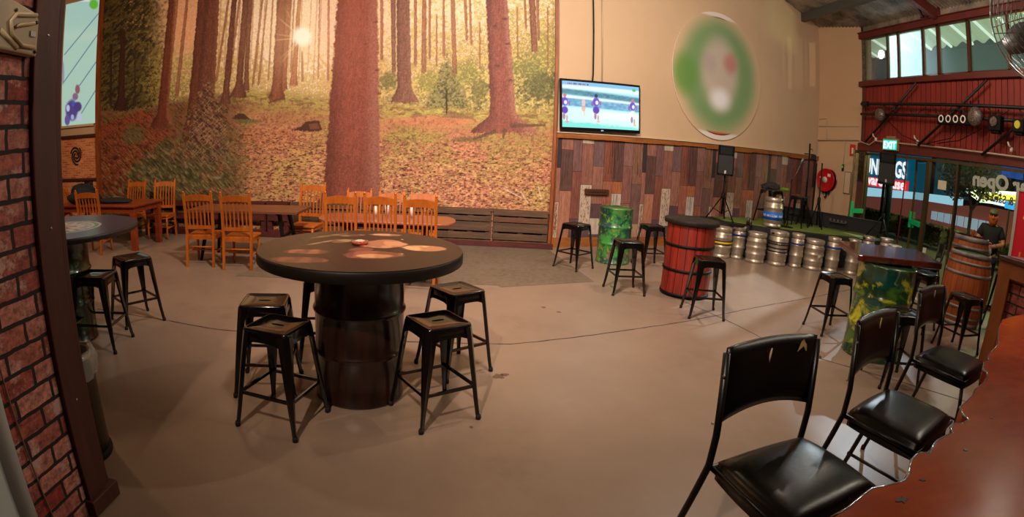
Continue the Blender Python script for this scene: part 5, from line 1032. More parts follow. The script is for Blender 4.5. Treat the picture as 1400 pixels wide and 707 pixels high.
# ================================================================== dining tables and chairs
org = mat('orange_pine', (188, 100, 30), .42, var=(2.5, (152, 74, 20), 1.5), stretch=(4, 4, .7), spec=.35)
redp = mat('red_brown_pine', (146, 62, 26), .35, var=(2.2, (112, 44, 18), 1.5), stretch=(.8, 4, 4), coat=.2)
def make_chair(label, loc, rz, group):       # faces +y, back at -y
    t = thing('slat_back_chair', label, 'chair', loc, rz, group); W = .40; zs = .45; top = 1.05
    m = MB(); P = [(-W/2-.01, -.19), (W/2+.01, -.19), (W/2+.03, .2), (W/2, .23), (-W/2, .23), (-W/2-.03, .2)]; m.prism(P, zs-.03, zs); m.build('seat', org, t, bevel=.008)
    for s in (-1, 1):
        pts = [Vector((s*(W/2), -.26, 0)), Vector((s*(W/2), -.20, .45)), Vector((s*(W/2+.002), -.225, .75)), Vector((s*(W/2+.005), -.285, top))]
        m = MB()
        for a, b, h0, h1 in zip(pts[:-1], pts[1:], (.03, .042, .04), (.042, .04, .032)): m.bar(a, b, .034, h0, (0, 1, 0), .034, h1)
        m.lathe([(.014, 0), (.018, .015), (.008, .03)], tuple(pts[-1]), 8); m.build('back_post', org, t)
        MB().lathe([(.014, 0), (.02, .1), (.015, .2), (.022, .32), (.019, .42)], (s*(W/2-.01), .19, 0), 10).build('leg', org, t)
    m = MB(); n = 9; vs = []
    for i in range(n):
        q = -1+2*i/(n-1); x = q*W/2; z0, z1 = .93+.012*(1-q*q), 1.005+.025*(1-q*q); y = -.265-.01*(1-q*q)
        vs += [(x, y+.012, z0), (x, y-.012, z0), (x, y-.03, z1), (x, y-.008, z1)]
    m.add(vs, [(4*i+j, 4*i+(j+1) % 4, 4*i+4+(j+1) % 4, 4*i+4+j) for i in range(n-1) for j in range(4)]+[(0, 1, 2, 3), tuple(4*(n-1)+j for j in (3, 2, 1, 0))]); m.build('top_rail', org, t)
    MB().bar((-W/2, -.213, .56), (W/2, -.213, .56), .02, .05).build('lower_rail', org, t)
    for i in range(6):
        x = -W/2+.055+i*(W-.11)/5; MB().bar((x, -.213, .57), (x, -.232, .76), .02, .012, (0, 1, 0)).bar((x, -.232, .76), (x, -.268, .94), .02, .012, (0, 1, 0)).build('slat', org, t)
    MB().bar((-W/2, -.19, .41), (W/2, -.19, .41), .02, .05).bar((-W/2, .19, .40), (W/2, .19, .40), .02, .05).bar((-W/2, -.19, .40), (-W/2, .19, .40), .02, .05).bar((W/2, -.19, .40), (W/2, .19, .40), .02, .05).build('seat_frame', org, t)
    MB().tube([(-W/2, -.22, .2), (-W/2, .19, .2)], .011).tube([(W/2, -.22, .2), (W/2, .19, .2)], .011).tube([(-W/2, 0, .2), (W/2, 0, .2)], .011).tube([(-W/2, -.21, .28), (W/2, -.21, .28)], .011).build('stretcher', org, t)
    return t
G3, G2, G1 = 'orange slat-back chairs at the rounded table', 'orange slat-back chairs at the black-legged table', 'orange slat-back chairs at the corner table'
ch0 = make_chair('left of the two orange slat-back chairs turned away at the black-legged table', (-3.70, 6.98, 0), R_(8), G2)
for lb, x, y, rz, g in (
    ('right of the two orange slat-back chairs turned away at the black-legged table', -3.08, 6.92, 6, G2),
    ('orange slat-back chair facing the room at the right end of the black-legged table', -2.48, 8.05, 172, G2),
    ('near-side orange slat-back chair at the left of the rounded table', -1.49, 6.42, 3, G3),
    ('near-side orange slat-back chair in the middle of the rounded table', -1.01, 6.44, 0, G3),
    ('near-side orange slat-back chair at the right of the rounded table', -.51, 6.30, -4, G3),
    ('far-side orange slat-back chair behind the rounded table, leftmost', -1.60, 7.66, 180, G3),
    ('far-side orange slat-back chair behind the rounded table, in the middle and tallest', -1.10, 7.56, 180, G3),
    ('far-side orange slat-back chair behind the rounded table, at its right', -.64, 7.60, 180, G3),
    ('orange slat-back chair with arched top turned away at the corner table', -6.0, 7.28, 12, G1),
    ('orange slat-back chair partly behind the timber post at the corner table', -7.0, 7.88, -78, G1),
    ('orange slat-back chair half hidden behind the jackets on the far side of the corner table', -6.28, 8.72, 178, G1),
    ('orange slat-back chair standing at the far right corner of the corner table', -5.56, 8.72, 190, G1),
    ): dup(ch0, lb, (x, y, 0), R_(rz), (.88, .95, 1.07) if 'near-side' in lb else (.86, .9, .96) if 'far-side' in lb else None, g)
# corner table
t = thing('dining_table', 'square-legged red-brown pine table in the corner, with jackets on it', 'table', (-6.2, 7.93, 0))
MB().box((0, 0, .745), (1.85, .95, .035)).build('tabletop', redp, t, bevel=.008); MB().box((0, -.42, .68), (1.7, .025, .09)).box((0, .42, .68), (1.7, .025, .09)).box((-.86, 0, .68), (.025, .84, .09)).box((.86, 0, .68), (.025, .84, .09)).build('apron', redp, t)
for sx in (-1, 1):
    for sy in (-1, 1): MB().box((sx*.83, sy*.39, .36), (.095, .095, .73)).build('leg', redp, t, bevel=.006)
# black legged table
t = thing('dining_table', 'long brown timber table with splayed black legs, between the left chairs', 'table', (-3.18, 7.42, 0))
MB().box((0, 0, .745), (1.75, .74, .04)).build('tabletop', mat('brown_timber_top', (120, 72, 46), .4, var=(2, (92, 50, 30), 1.6), stretch=(.8, 5, 4)), t, bevel=.006)
for sx in (-1, 1):
    for sy in (-1, 1): MB().bar((sx*.56, sy*.2, .72), (sx*.68, sy*.3, 0), .11, .03, (1, 0, 0), .05, .025).build('leg', BLKM, t)
    MB().bar((sx*.62, -.25, .4), (sx*.62, .25, .4), .03, .03).build('crossbar', BLKM, t); MB().bar((sx*.56, -.26, .71), (sx*.56, .26, .71), .05, .03).build('crossbar', BLKM, t)
# rounded table
t = thing('dining_table', 'rounded-end red-brown table behind the round table, ringed by six chairs', 'table', (-1.03, 6.88, 0)); P = []
for cx, a0 in ((.72, -90), (-.72, 90)):
    for k in range(11): a = R_(a0+k*18); P.append((cx+.17*math.cos(a), .36*math.sin(a)))
MB().prism(P, .72, .755).build('tabletop', mat('pinkish_timber_top', (158, 88, 58), .35, var=(2, (128, 66, 42), 1.5), stretch=(.8, 5, 4), coat=.2), t, bevel=.012)
for sx in (-1, 1): MB().box((sx*.5, 0, .38), (.08, .3, .68)).box((sx*.5, 0, .03), (.1, .6, .06)).build('leg', mat('dark_leg', (60, 30, 18), .5), t, bevel=.006)
MB().box((0, 0, .3), (1.0, .05, .09)).box((0, 0, .68), (1.3, .4, .06)).build('stretcher', mat('dark_leg', (60, 30, 18), .5), t)
for x, h, r, l in ((-1.2, .13, .028, 'first clear glass on the rounded table, seen between chair backs'), (-1.05, .16, .03, 'second clear glass on the rounded table, taller than its neighbour'), (-.72, .15, .032, 'clear glass near the right far chair on the rounded table')):
    tag(MB().lathe([(r*.8, 0), (r, h), (r-.004, h), (r*.8-.004, .01), (0, .01)], (x, 7.0, .756), 14).build('drinking_glass', mat('pale_glass', (226, 206, 196), .15, alpha=.75)), l, 'glass')
# jackets
jk = mat('black_jacket', (16, 17, 18), .8, bump=(12, .4)); cloth('jacket', 'black jacket draped over the chair and table edge near the brick wallpaper', 'jacket', (-6.62, 7.78, .86), (.34, .3, .13), jk, 4, .3); cloth('jacket', 'black jacket sleeve spread flat on the corner table towards its right end', 'jacket', (-5.98, 7.82, .80), (.36, .15, .055), jk, 6, .3)
cloth('jacket', 'black jacket hanging down over the left table end, next to the partition', 'jacket', (-7.0, 8.15, .9), (.24, .24, .17), jk, 9, .3)
# wall decorations on brick paper
orn = mat('dark_scroll', (30, 18, 12), .6)
for x, z, s, l in ((-8.12, 1.6, .16, 'dark scrollwork ornament on the brick wallpaper above the rail'), (-7.78, .95, .12, 'dark scrollwork ornament on the brick wallpaper behind the jackets')):
    m = MB()
    for k in range(3): m.tube([(x+s*(.2+.8*q)*math.cos(q*5+k*2.1), 9.28, z+1.3*s*(.2+.8*q)*math.sin(q*5+k*2.1)) for q in np.linspace(0, 1, 14)], .018, 6)
    tag(m.build('wall_ornament', orn), l, 'ornament')

# ================================================================== pallet dado under the mural
pb = mat('weathered_pallet', (98, 70, 48), .75, var=(2.4, (66, 46, 32), 1.8), stretch=(.6, 5, 5), bump=(14, .4)); pr_ = mat('dark_red_pallet', (88, 26, 18), .65, var=(2.4, (50, 14, 10), 1.8), stretch=(.6, 5, 5), bump=(14, .3)); pb2 = mat('tan_pallet_board', (112, 70, 40), .7, var=(2.4, (84, 50, 28), 1.8), stretch=(.6, 5, 5), bump=(14, .4))
def pallet(x0, x1, boards, m, label, bearers=3, top=True, alt=None):
    t = thing('pallet_panel', label, 'pallet', ((x0+x1)/2, 9.2, 0)); w = x1-x0
    for i, (z0, z1, d) in enumerate(boards):
        ln = w-.01-(random.uniform(0, .05)); MB().box((random.uniform(-.01, .01), -.035+d, (z0+z1)/2), (ln, .022, z1-z0)).build('board', alt if (alt and i in (1, 4)) else m, t, bevel=.003)
    for k in range(bearers): x = -w/2+.05+(w-.1)*k/(bearers-1); MB().box((x, .03, boards[-1][0]*0+.31), (.09, .1, .58)).build('bearer', m, t)
    if top: MB().box((0, .02, .625), (w, .14, .03)).build('top_board', m, t)
BR = [(.545, .61, 0), (.435, .52, .002), (.27, .42, -.002), (.13, .24, 0), (.0, .11, .002)]
RD = [(.545, .64, 0), (.30, .42, 0), (.0, .14, 0)]
pallet(-6.2, -4.9, RD, pr_, 'dark red pallet rail panel leftmost beneath the forest print', 3); pallet(-4.88, -3.6, RD, pr_, 'dark red pallet rail panel behind the two turned-away chairs', 3); pallet(-3.58, -3.15, [(.52, .66, 0), (.3, .42, 0), (0, .14, 0)], pr_, 'short dark red pallet end left of the brown panels', 2)
pallet(-3.1, -1.9, BR, pb, 'brown weathered pallet panel behind the black-legged table end', 3); pallet(-1.88, -.65, BR, pb, 'brown weathered pallet panel behind the rounded table', 3); pallet(-.63, .42, BR, pb, 'brown weathered pallet panel just right of the rounded table', 4); pallet(.44, 1.40, BR, pb, 'brown pallet panel with lighter boards beside the orange upright', 3, alt=pb2)
struct('trim_12', MB().box((-2.3, 9.15, .05), (7.6, .02, .1)), pr_)

# ================================================================== vinyl bar chairs
vin = mat('black_vinyl', (9, 8, 8), .3, spec=.3, bump=(60, .05)); tubm = mat('black_tube', (12, 12, 13), .35)
def cushion(w, d, h, puff, nx=14, ny=14, taper=0.):
    vs = []; fs = []; m = MB()
    for j in range(ny+1):
        for i in range(nx+1):
            u, v = -1+2*i/nx, -1+2*j/ny; uu = u*(1-.06*v*v); vv = v*(1-.06*u*u); z = h+puff*(1-u**4)*(1-v**4); e = max(abs(u), abs(v)); z -= .012*ss(.9, 1, e) if e > .9 else 0
            vs.append((uu*w/2*(1-taper*(-v+1)/2), vv*d/2, float(z)))
    fs = [(j*(nx+1)+i, j*(nx+1)+i+1, (j+1)*(nx+1)+i+1, (j+1)*(nx+1)+i) for j in range(ny) for i in range(nx)]
    n0 = len(vs); rim = [i for i in range(nx+1)]+[(j)*(nx+1)+nx for j in range(1, ny+1)]+[ny*(nx+1)+i for i in range(nx-1, -1, -1)]+[j*(nx+1) for j in range(ny-1, 0, -1)]
    for k in rim: x, y, z = vs[k]; vs.append((x*.985, y*.985, 0))
    L = len(rim)
    for k in range(L): k2 = (k+1) % L; fs.append((rim[k2], rim[k], n0+k, n0+k2))
    fs.append(tuple(n0+k for k in range(L))); m.add(vs, fs, None, True); return m
def make_bar_chair(label, loc, rz, tear):    # faces +y
    t = thing('vinyl_bar_chair', label, 'chair', loc, rz, 'black vinyl bar chairs along the timber slab'); W, D, ZS = .54, .44, .76
    c = cushion(W, D, .085, .026, taper=.06); c.xform(Matrix.Translation((0, 0, ZS-.095))); c.build('seat', vin, t, bevel=0)
    MB().tube([(-W/2+.0, D/2-.01, ZS-.05), (W/2, D/2-.01, ZS-.05), (W/2*.94, -D/2, ZS-.05), (-W/2*.94, -D/2, ZS-.05)], .012, 8, closed=True).build('seat_frame', tubm, t)
    for s in (-1, 1):
        l = MB().tube([(s*W/2*.97, -D/2-.16, 0), (s*W/2*.98, -D/2-.03, ZS-.16), (s*W/2*.98, -D/2-.005, ZS-.04), (s*W/2*.98, -D/2-.01, ZS+.08), (s*W/2*.98, -D/2-.055, ZS+.37)], .0145, 10).build('leg', tubm, t)
        MB().lathe([(.018, 0), (.018, .02), (.014, .03)], (s*W/2*.97, -D/2-.16, 0), 10).build('foot_cap', RUB, l)
        for z in (.12, .3): MB().lathe([(.006, 0), (.005, .004)], seg=8).xform(Matrix.Translation((s*(W/2*.98+.014), -D/2-.03, ZS+z))@Matrix.Rotation(s*PI/2, 4, 'Y')).build('bolt', SCREW, l)
        l = MB().tube([(s*W/2*.86, D/2+.06, 0), (s*W/2*.88, D/2-.0, ZS-.2), (s*W/2*.86, D/2-.03, ZS-.08)], .0135, 10).build('leg', tubm, t); MB().lathe([(.017, 0), (.017, .02), (.013, .03)], (s*W/2*.86, D/2+.06, 0), 10).build('foot_cap', RUB, l)
    MB().tube([(-W/2*.9, D/2+.03, .3), (W/2*.9, D/2+.03, .3)], .010).tube([(-W/2*.95, -D/2-.11, .3), (-W/2*.9, D/2+.03, .3)], .010).tube([(W/2*.95, -D/2-.11, .3), (W/2*.9, D/2+.03, .3)], .010).build('stretcher', tubm, t)
    # padded curved backrest with arched lower edge
    nx, nz = 18, 8; F_, B_ = [], []
    for j in range(nz+1):
        for i in range(nx+1):
            u = -1+2*i/nx; v = j/nz; x = u*(W/2-.012); zb = ZS+.11+.035*(1-u*u); zt = ZS+.385+.012*(1-u*u); z = zb+(zt-zb)*v; yc = -D/2-.02-.04*((z-ZS)/.37)-.018*(1-u*u)
            pf = .02*(1-u**6)*(1-(2*v-1)**6)+.006; F_.append((x, yc+pf, z)); B_.append((x, yc-pf, z))
    n = nx+1; m = MB(); m.add(F_, [(j*n+i, j*n+i+1, (j+1)*n+i+1, (j+1)*n+i)[::-1] for j in range(nz) for i in range(nx)], None, True); o = len(m.v); m.add(B_, [(j*n+i, j*n+i+1, (j+1)*n+i+1, (j+1)*n+i) for j in range(nz) for i in range(nx)], None, True)
    rim = [i for i in range(n)]+[j*n+nx for j in range(1, nz+1)]+[nz*n+i for i in range(nx-1, -1, -1)]+[j*n for j in range(nz-1, 0, -1)]; L = len(rim)
    for k in range(L): k2 = (k+1) % L; m.f.append((rim[k], rim[k2], o+rim[k2], o+rim[k])); m.c.append(None); m.sm.append(True)
    m.build('backrest', vin, t)
    if tear:
        fo = mat('yellow_foam', (196, 164, 110), .8)
        for (x, z, q) in tear:
            mb = MB(); yb = lambda zz: -D/2-.02-.04*((zz-ZS)/.37)-.018*(1-(x/(W/2))**2)+.0275
            if q: mb.add([(x, yb(z), z), (x+.02, yb(z)+.002, z+.02), (x+.03, yb(z), z+.012), (x+.045, yb(z), z-.03), (x+.012, yb(z)+.002, z-.01), (x-.02, yb(z), z-.04), (x-.008, yb(z), z-.004)], [(0, 1, 2, 3, 4, 5, 6)])
            else: mb.tube([(x, yb(z)+.001, z), (x+.004, yb(z)+.002, z-.03), (x, yb(z)+.001, z-.065)], [.003, .005, .002], 6)
            mb.build('torn_patch', fo, t)
    return t
def head(dx, dy): return math.atan2(dy, dx)-PI/2
make_bar_chair('nearest black vinyl bar chair with torn foam showing on its back', (1.235, 1.395, 0), head(.28, -.95), [(.03, 1.125, 0), (-.17, 1.125, 1)])
make_bar_chair('middle black vinyl bar chair with one pale split in its back', (2.13, 1.755, 0), head(.40, -.92), [(-.02, 1.13, 0)])
make_bar_chair('farthest black vinyl bar chair at the slab with brownish back', (3.24, 2.36, 0), head(.34, -.94), [(-.03, 1.13, 0)])
bc = make_bar_chair('black vinyl chair behind the square table, its tubular back against the glass', (7.0, 6.25, 0), head(-.78, .62), [])
bc.scale = (.85, .85, .88); bc.location = (7.22, 6.28, 0)
bc['group'] = 'black vinyl chairs by the glass wall'

# ================================================================== live-edge slab and brick bar
slabm = mat('red_gum_slab', (190, 84, 8), .2, var=(1.1, (104, 28, 6), 1.6), stretch=(1, 2.2, 1), grain=(4, (160, 58, 8), 1.0), spec=.25)
EDGE = [(4.076, 2.338), (3.881, 2.305), (3.578, 2.228), (3.302, 2.070), (3.147, 1.968), (2.930, 1.807), (2.719, 1.713), (2.623, 1.670), (2.553, 1.607), (2.487, 1.596), (2.371, 1.517), (2.366, 1.482), (2.305, 1.431), (2.189, 1.376), (2.076, 1.334), (2.003, 1.289), (1.902, 1.246), (1.821, 1.216), (1.779, 1.162), (1.771, 1.122), (1.705, 1.102), (1.661, 1.112), (1.623, 1.093), (1.600, 1.061), (1.541, 1.049), (1.480, 1.033), (1.426, 1.003), (1.381, 0.973), (1.356, 0.988), (1.319, 0.979), (1.280, 0.958), (1.241, 0.923), (1.212, 0.895), (1.178, 0.877), (1.145, 0.871), (1.092, 0.870), (1.045, 0.870), (0.986, 0.845), (0.923, 0.815), (0.888, 0.803), (0.851, 0.791)]
bar = thing('slab_counter', 'glossy red timber slab counter with a wavy live edge of clear resin', 'counter', (0, 0, 0))
far = [(5.3, 2.4), (5.0, 1.0)]; near = [(.62, .66), (.45, .2), (.9, -.9), (3.6, -.9)]
poly = far[::-1]+[tuple(p) for p in EDGE]+near
poly = [(4.95, .9), (4.9, 2.1)]+[tuple(p) for p in EDGE]+near
MB().prism(poly, .985, 1.05).build('slab', slabm, bar, bevel=.004)
res = mat('clear_resin', (92, 84, 80), .05, spec=.9, coat=1.)
MB().tube([(p[0], p[1], 1.046) for p in EDGE], .0055, 8).build('resin_edge', res, bar)
kn = mat('dark_knot', (34, 14, 8), .3, coat=.5)
def knot(x, y, r, s): m = MB(); m.prism([(x+r*(1+.5*math.sin(k*1.7+s))*math.cos(k*PI/7), y+r*.6*(1+.5*math.cos(k*2.3+s))*math.sin(k*PI/7)) for k in range(14)], 1.05, 1.0515); m.build('knot', kn, bar)
for x, y, r, s in ((1.0, .72, .035, 0), (1.1, .80, .018, 2), (1.24, .86, .012, 4), (.93, .62, .02, 1), (1.55, .95, .01, 5), (1.9, 1.1, .008, 3)): knot(x, y, r, s)
bb_ = thing('brick_bar', 'brick-clad bar front framed in orange timber, running to the red banner', 'bar', (0, 0, 0))
bpf = brickmat('bar_brick_print', (140, 56, 46), (190, 120, 104), (30, 18, 18), .25, .11, .010, (1, 2), bump=.25, contrast=1.2, blot=(34, 16, 16))
ob = mat('orange_bar_timber', (150, 86, 40), .45, var=(1.6, (118, 60, 26), 1.6), stretch=(1, 1, .4))
A = Vector((6.03, 3.94, 0)); B = Vector((6.16, .6, 0)); dA = (B-A).normalized(); nA = Vector((dA.y, -dA.x, 0)); nA = nA if nA.x < 0 else -nA
Z1 = 1.23
def bx(m, s0, s1, o0, o1, z0, z1):
    vs = [(A+dA*s+nA*o).to_tuple()[:2]+(z,) for s in (s0, s1) for z in (z0, z1) for o in (o0, o1)]; return m.add(vs, [(0, 1, 3, 2), (4, 6, 7, 5), (0, 4, 5, 1), (2, 3, 7, 6), (0, 2, 6, 4), (1, 5, 7, 3)])
bx(MB(), 0.0, 3.2, -.62, -.03, 0, Z1-.06).build('body', bpf, bb_)
bx(MB(), -.03, 3.25, -.66, .03, Z1-.22, Z1-.05).build('top_beam', ob, bb_, bevel=.01)
bx(MB(), -.04, 3.25, -.68, .05, Z1-.05, Z1).build('bar_top', mat('bar_top_dark', (66, 40, 30), .4), bb_, bevel=.006)
bx(MB(), -.02, .17, -.02, .03, 0, Z1-.2).build('corner_post', ob, bb_, bevel=.008)
bx(MB(), -.035, -.0, -.62, .0, 0, Z1-.2).build('end_board', mat('dark_end_board', (70, 26, 18), .6), bb_)
mt = thing('bar_mat', 'red bar mat with yellow shapes lying on the brick bar', 'mat', tuple(A+dA*.5+Vector((.3, 0, Z1+.006))))
MB().box((0, 0, 0), (.5, .9, .01)).build('mat', mat('mat_red', (150, 40, 40), .6, var=(7, (120, 110, 130), 1.6)), mt)
for k, (x, y, w) in enumerate(((-.12, .2, .12), (-.14, .0, .09), (-.1, -.15, .1))): m = MB(); m.prism([(x+w*math.cos(a*PI/4)*(1 if a % 2 else .5), y+w*.9*math.sin(a*PI/4)*(1 if a % 2 else .5)) for a in range(8)], .005, .008); m.build('yellow_shape', mat('mat_yellow', (220, 170, 20), .6), mt)
# red banner stand beyond the bar
bp_ = (7.09, 4.50); ban = thing('banner_stand', 'tall red banner in a pale frame standing at the far end of the brick bar', 'banner', (bp_[0], bp_[1], 0), math.radians(-57.5))
BW, BH = 1.0, 1.0; B0 = 1.0
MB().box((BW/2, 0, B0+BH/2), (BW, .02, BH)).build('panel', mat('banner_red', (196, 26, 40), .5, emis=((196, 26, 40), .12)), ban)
MB().box((-.02, 0, (B0+BH)/2), (.045, .05, B0+BH)).box((BW/2, 0, B0+BH), (BW, .04, .04)).box((BW+.02, 0, (B0+BH)/2), (.045, .05, B0+BH)).box((BW/2, 0, .03), (BW, .4, .05)).build('frame', mat('pale_frame', (186, 184, 170), .4), ban, bevel=.006)
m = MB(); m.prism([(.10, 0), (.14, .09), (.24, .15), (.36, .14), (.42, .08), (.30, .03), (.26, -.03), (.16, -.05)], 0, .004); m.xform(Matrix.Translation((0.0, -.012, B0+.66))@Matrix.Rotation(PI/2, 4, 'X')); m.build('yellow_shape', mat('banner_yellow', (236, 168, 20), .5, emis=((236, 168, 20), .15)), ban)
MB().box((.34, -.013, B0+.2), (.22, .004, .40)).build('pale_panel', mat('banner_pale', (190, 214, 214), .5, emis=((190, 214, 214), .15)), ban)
MB().box((.13, -.014, B0+.13), (.028, .005, .22)).build('orange_bar', mat('banner_orange', (240, 150, 20), .5), ban)
MB().box((.14, -.013, B0+.04), (.3, .004, .07)).build('speckled_strip', mat('speckle', (120, 130, 130), .6, var=(60, (200, 206, 200), 2.5)), ban)

# ================================================================== person
pz = 1.66; px_, py_ = 8.76, 6.08; per = thing('person', 'person with ginger beard, green cap and black shirt standing behind the wine barrels', 'person', (px_, py_, 0), math.atan2(-py_, -px_)+PI/2)
skin = mat('skin', (206, 140, 96), .55)
def skinned(name, V_, E_, R, m, parent, root=0, sub=2):
    me = bpy.data.meshes.new(name); me.from_pydata(V_, E_, []); me.materials.append(m); o = bpy.data.objects.new(name, me); COL.objects.link(o); o.parent = parent
    o.modifiers.new('skin', 'SKIN').use_smooth_shade = True
    l = me.skin_vertices[0].data if me.skin_vertices else None
    if l is None:
        bm = __import__('bmesh').new(); bm.from_mesh(me); bm.verts.layers.skin.verify(); bm.to_mesh(me); bm.free(); l = me.skin_vertices[0].data
    for i, r in enumerate(R): l[i].radius = r if isinstance(r, tuple) else (r, r); l[i].use_root = (i == root)
    s = o.modifiers.new('sub', 'SUBSURF'); s.levels = sub; s.render_levels = sub; return o
# local frame: x = person's left as seen by camera right, -y = towards the camera
bv = [(0, .02, .90), (0, .02, 1.05), (0, .01, 1.22), (0, .02, 1.36), (0, .01, 1.43), (0, -.02, 1.50), (0, -.03, 1.57),
      (.17, .02, 1.36), (.255, -.02, 1.14), (.08, -.25, 1.10), (.03, -.29, 1.09),
      (-.17, .02, 1.36), (-.255, -.02, 1.15), (-.09, -.24, 1.10), (-.03, -.28, 1.085),
      (.09, .02, .86), (.10, .0, .48), (.10, .03, .08), (.10, -.08, .035), (-.09, .02, .86), (-.10, .0, .48), (-.10, .03, .08), (-.10, -.08, .035)]
be = [(0, 1), (1, 2), (2, 3), (3, 4), (4, 5), (5, 6), (3, 7), (7, 8), (8, 9), (9, 10), (3, 11), (11, 12), (12, 13), (13, 14), (0, 15), (15, 16), (16, 17), (17, 18), (0, 19), (19, 20), (20, 21), (21, 22)]
br_ = [(.15, .12), (.16, .125), (.165, .12), (.12, .09), .058, (.078, .088), (.07, .085), .062, .046, .03, (.035, .02), .062, .046, .03, (.035, .02), .085, .058, .04, (.04, .03), .085, .058, .04, (.04, .03)]
body = skinned('body', bv, be, br_, skin, per)
for s in (1, -1):       # fingers folding over each other
    for k in range(4):
        z = 1.112-.017*k; x0 = s*.035; q = [(x0, -.285, z), (x0-s*.035, -.31, z-.004), (x0-s*.065, -.305, z-.008)]; skinned('finger', q, [(0, 1), (1, 2)], [.0095, .009, .0075], skin, per, 0, 1)
    skinned('thumb', [(s*.035, -.27, 1.125), (s*.02, -.29, 1.145), (-s*.005, -.30, 1.15)], [(0, 1), (1, 2)], [.012, .011, .009], skin, per, 0, 1)
shirt = mat('black_shirt', (20, 26, 20), .8, bump=(18, .2))
skinned('shirt', [(0, .02, .88), (0, .02, 1.05), (0, .01, 1.22), (0, .02, 1.355), (0, .015, 1.41), (.165, .02, 1.365), (.24, -.005, 1.20), (-.165, .02, 1.365), (-.24, -.005, 1.205)], [(0, 1), (1, 2), (2, 3), (3, 4), (3, 5), (5, 6), (3, 7), (7, 8)], [(.175, .14), (.185, .145), (.185, .14), (.14, .105), .075, .082, .078, .082, .078], shirt, per)
skinned('trousers', [(0, .02, .9), (.095, .02, .84), (.10, .0, .48), (.10, .03, .1), (-.095, .02, .84), (-.10, .0, .48), (-.10, .03, .1)], [(0, 1), (1, 2), (2, 3), (0, 4), (4, 5), (5, 6)], [(.165, .13), .098, .072, .058, .098, .072, .058], mat('dark_trousers', (22, 22, 26), .8), per)
for s in (1, -1): MB().lathe([(.05, 0), (.055, .03), (.045, .08), (.03, .1)], (s*.10, -.03, 0), 16, sy=2.2).build('shoe', BLKM, per)
bd_ = mat('ginger_beard', (206, 112, 34), .8, bump=(60, .5), var=(20, (150, 74, 22), 2))
hd = (0, -.03, 1.555)
m = MB(); m.lathe([(.0, -.15), (.045, -.14), (.078, -.10), (.094, -.055), (.097, -.015), (.084, .012)], (hd[0], hd[1]-.030, hd[2]), 20, sy=.95); m.build('beard', bd_, per)
MB().lathe([(.076, .0), (.078, .04), (.07, .05)], (hd[0], hd[1]+.018, hd[2]), 18, sy=1.05).build('hair', bd_, per)
MB().tube([(-.03, hd[1]-.115, hd[2]-.03), (0, hd[1]-.122, hd[2]-.022), (.03, hd[1]-.115, hd[2]-.03)], [.008, .012, .008], 8).build('moustache', bd_, per)
MB().tube([(0, hd[1]-.082, hd[2]+.03), (0, hd[1]-.118, hd[2]-.0), (0, hd[1]-.10, hd[2]-.01)], [.008, .014, .01], 8).build('nose', skin, per)
MB().tube([(-.02, hd[1]-.122, hd[2]-.045), (.02, hd[1]-.122, hd[2]-.045)], .006, 6).build('mouth', mat('lips', (150, 76, 64), .6), per)
for s in (1, -1):
    e2_ = MB().lathe([(0, -.009), (.008, -.005), (.011, 0), (.008, .005), (0, .009)], (s*.028, hd[1]-.082, hd[2]+.02), 10).build('eye', mat('dark_eye', (40, 26, 20), .3), per)
    MB().tube([(s*.014, hd[1]-.09, hd[2]+.038), (s*.042, hd[1]-.083, hd[2]+.037)], .005, 6).build('eyebrow', bd_, per)
    MB().lathe([(0, -.026), (.012, -.014), (.014, .008), (0, .024)], (s*.08, hd[1]+.005, hd[2]+.005), 10, sy=1.4).build('ear', skin, per)
cp_ = mat('green_cap', (86, 104, 56), .8, var=(14, (120, 134, 90), 2)); m = MB(); m.lathe([(.084, .04), (.088, .06), (.082, .09), (.06, .115), (0, .125)], (hd[0], hd[1]+.005, hd[2]), 22, sy=1.12); m.build('cap', cp_, per)
m = MB(); P = [(-.07, -.05), (-.06, -.11), (0, -.14), (.06, -.11), (.07, -.05)]; m.prism([(x, y+hd[1]) for x, y in P], hd[2]+.045, hd[2]+.053); m.build('cap_peak', mat('dark_peak', (50, 60, 34), .8), per)
MB().tube([(.095+.032*math.cos(a), -.235, 1.102+.032*math.sin(a)) for a in np.linspace(0, 2*PI, 14)[:-1]], .009, 6, closed=True).build('watch', mat('watch_teal', (60, 110, 110), .4), per)
gl = thing('work_glove', 'pale glove hanging from the hands of the person in the cap', 'glove', (px_, py_, 0), per.rotation_euler.z)
MB().tube([(.02, -.31, 1.06), (.03, -.32, 1.0), (.025, -.325, .95)], [.02, .028, .014], 8).build('cuff', mat('glove_grey', (160, 170, 150), .8), gl)
for k in range(3): MB().tube([(.015+.014*k, -.325, .965), (.01+.016*k, -.33, .92)], [.009, .007], 6).build('glove_finger', mat('glove_grey', (160, 170, 150), .8), gl)

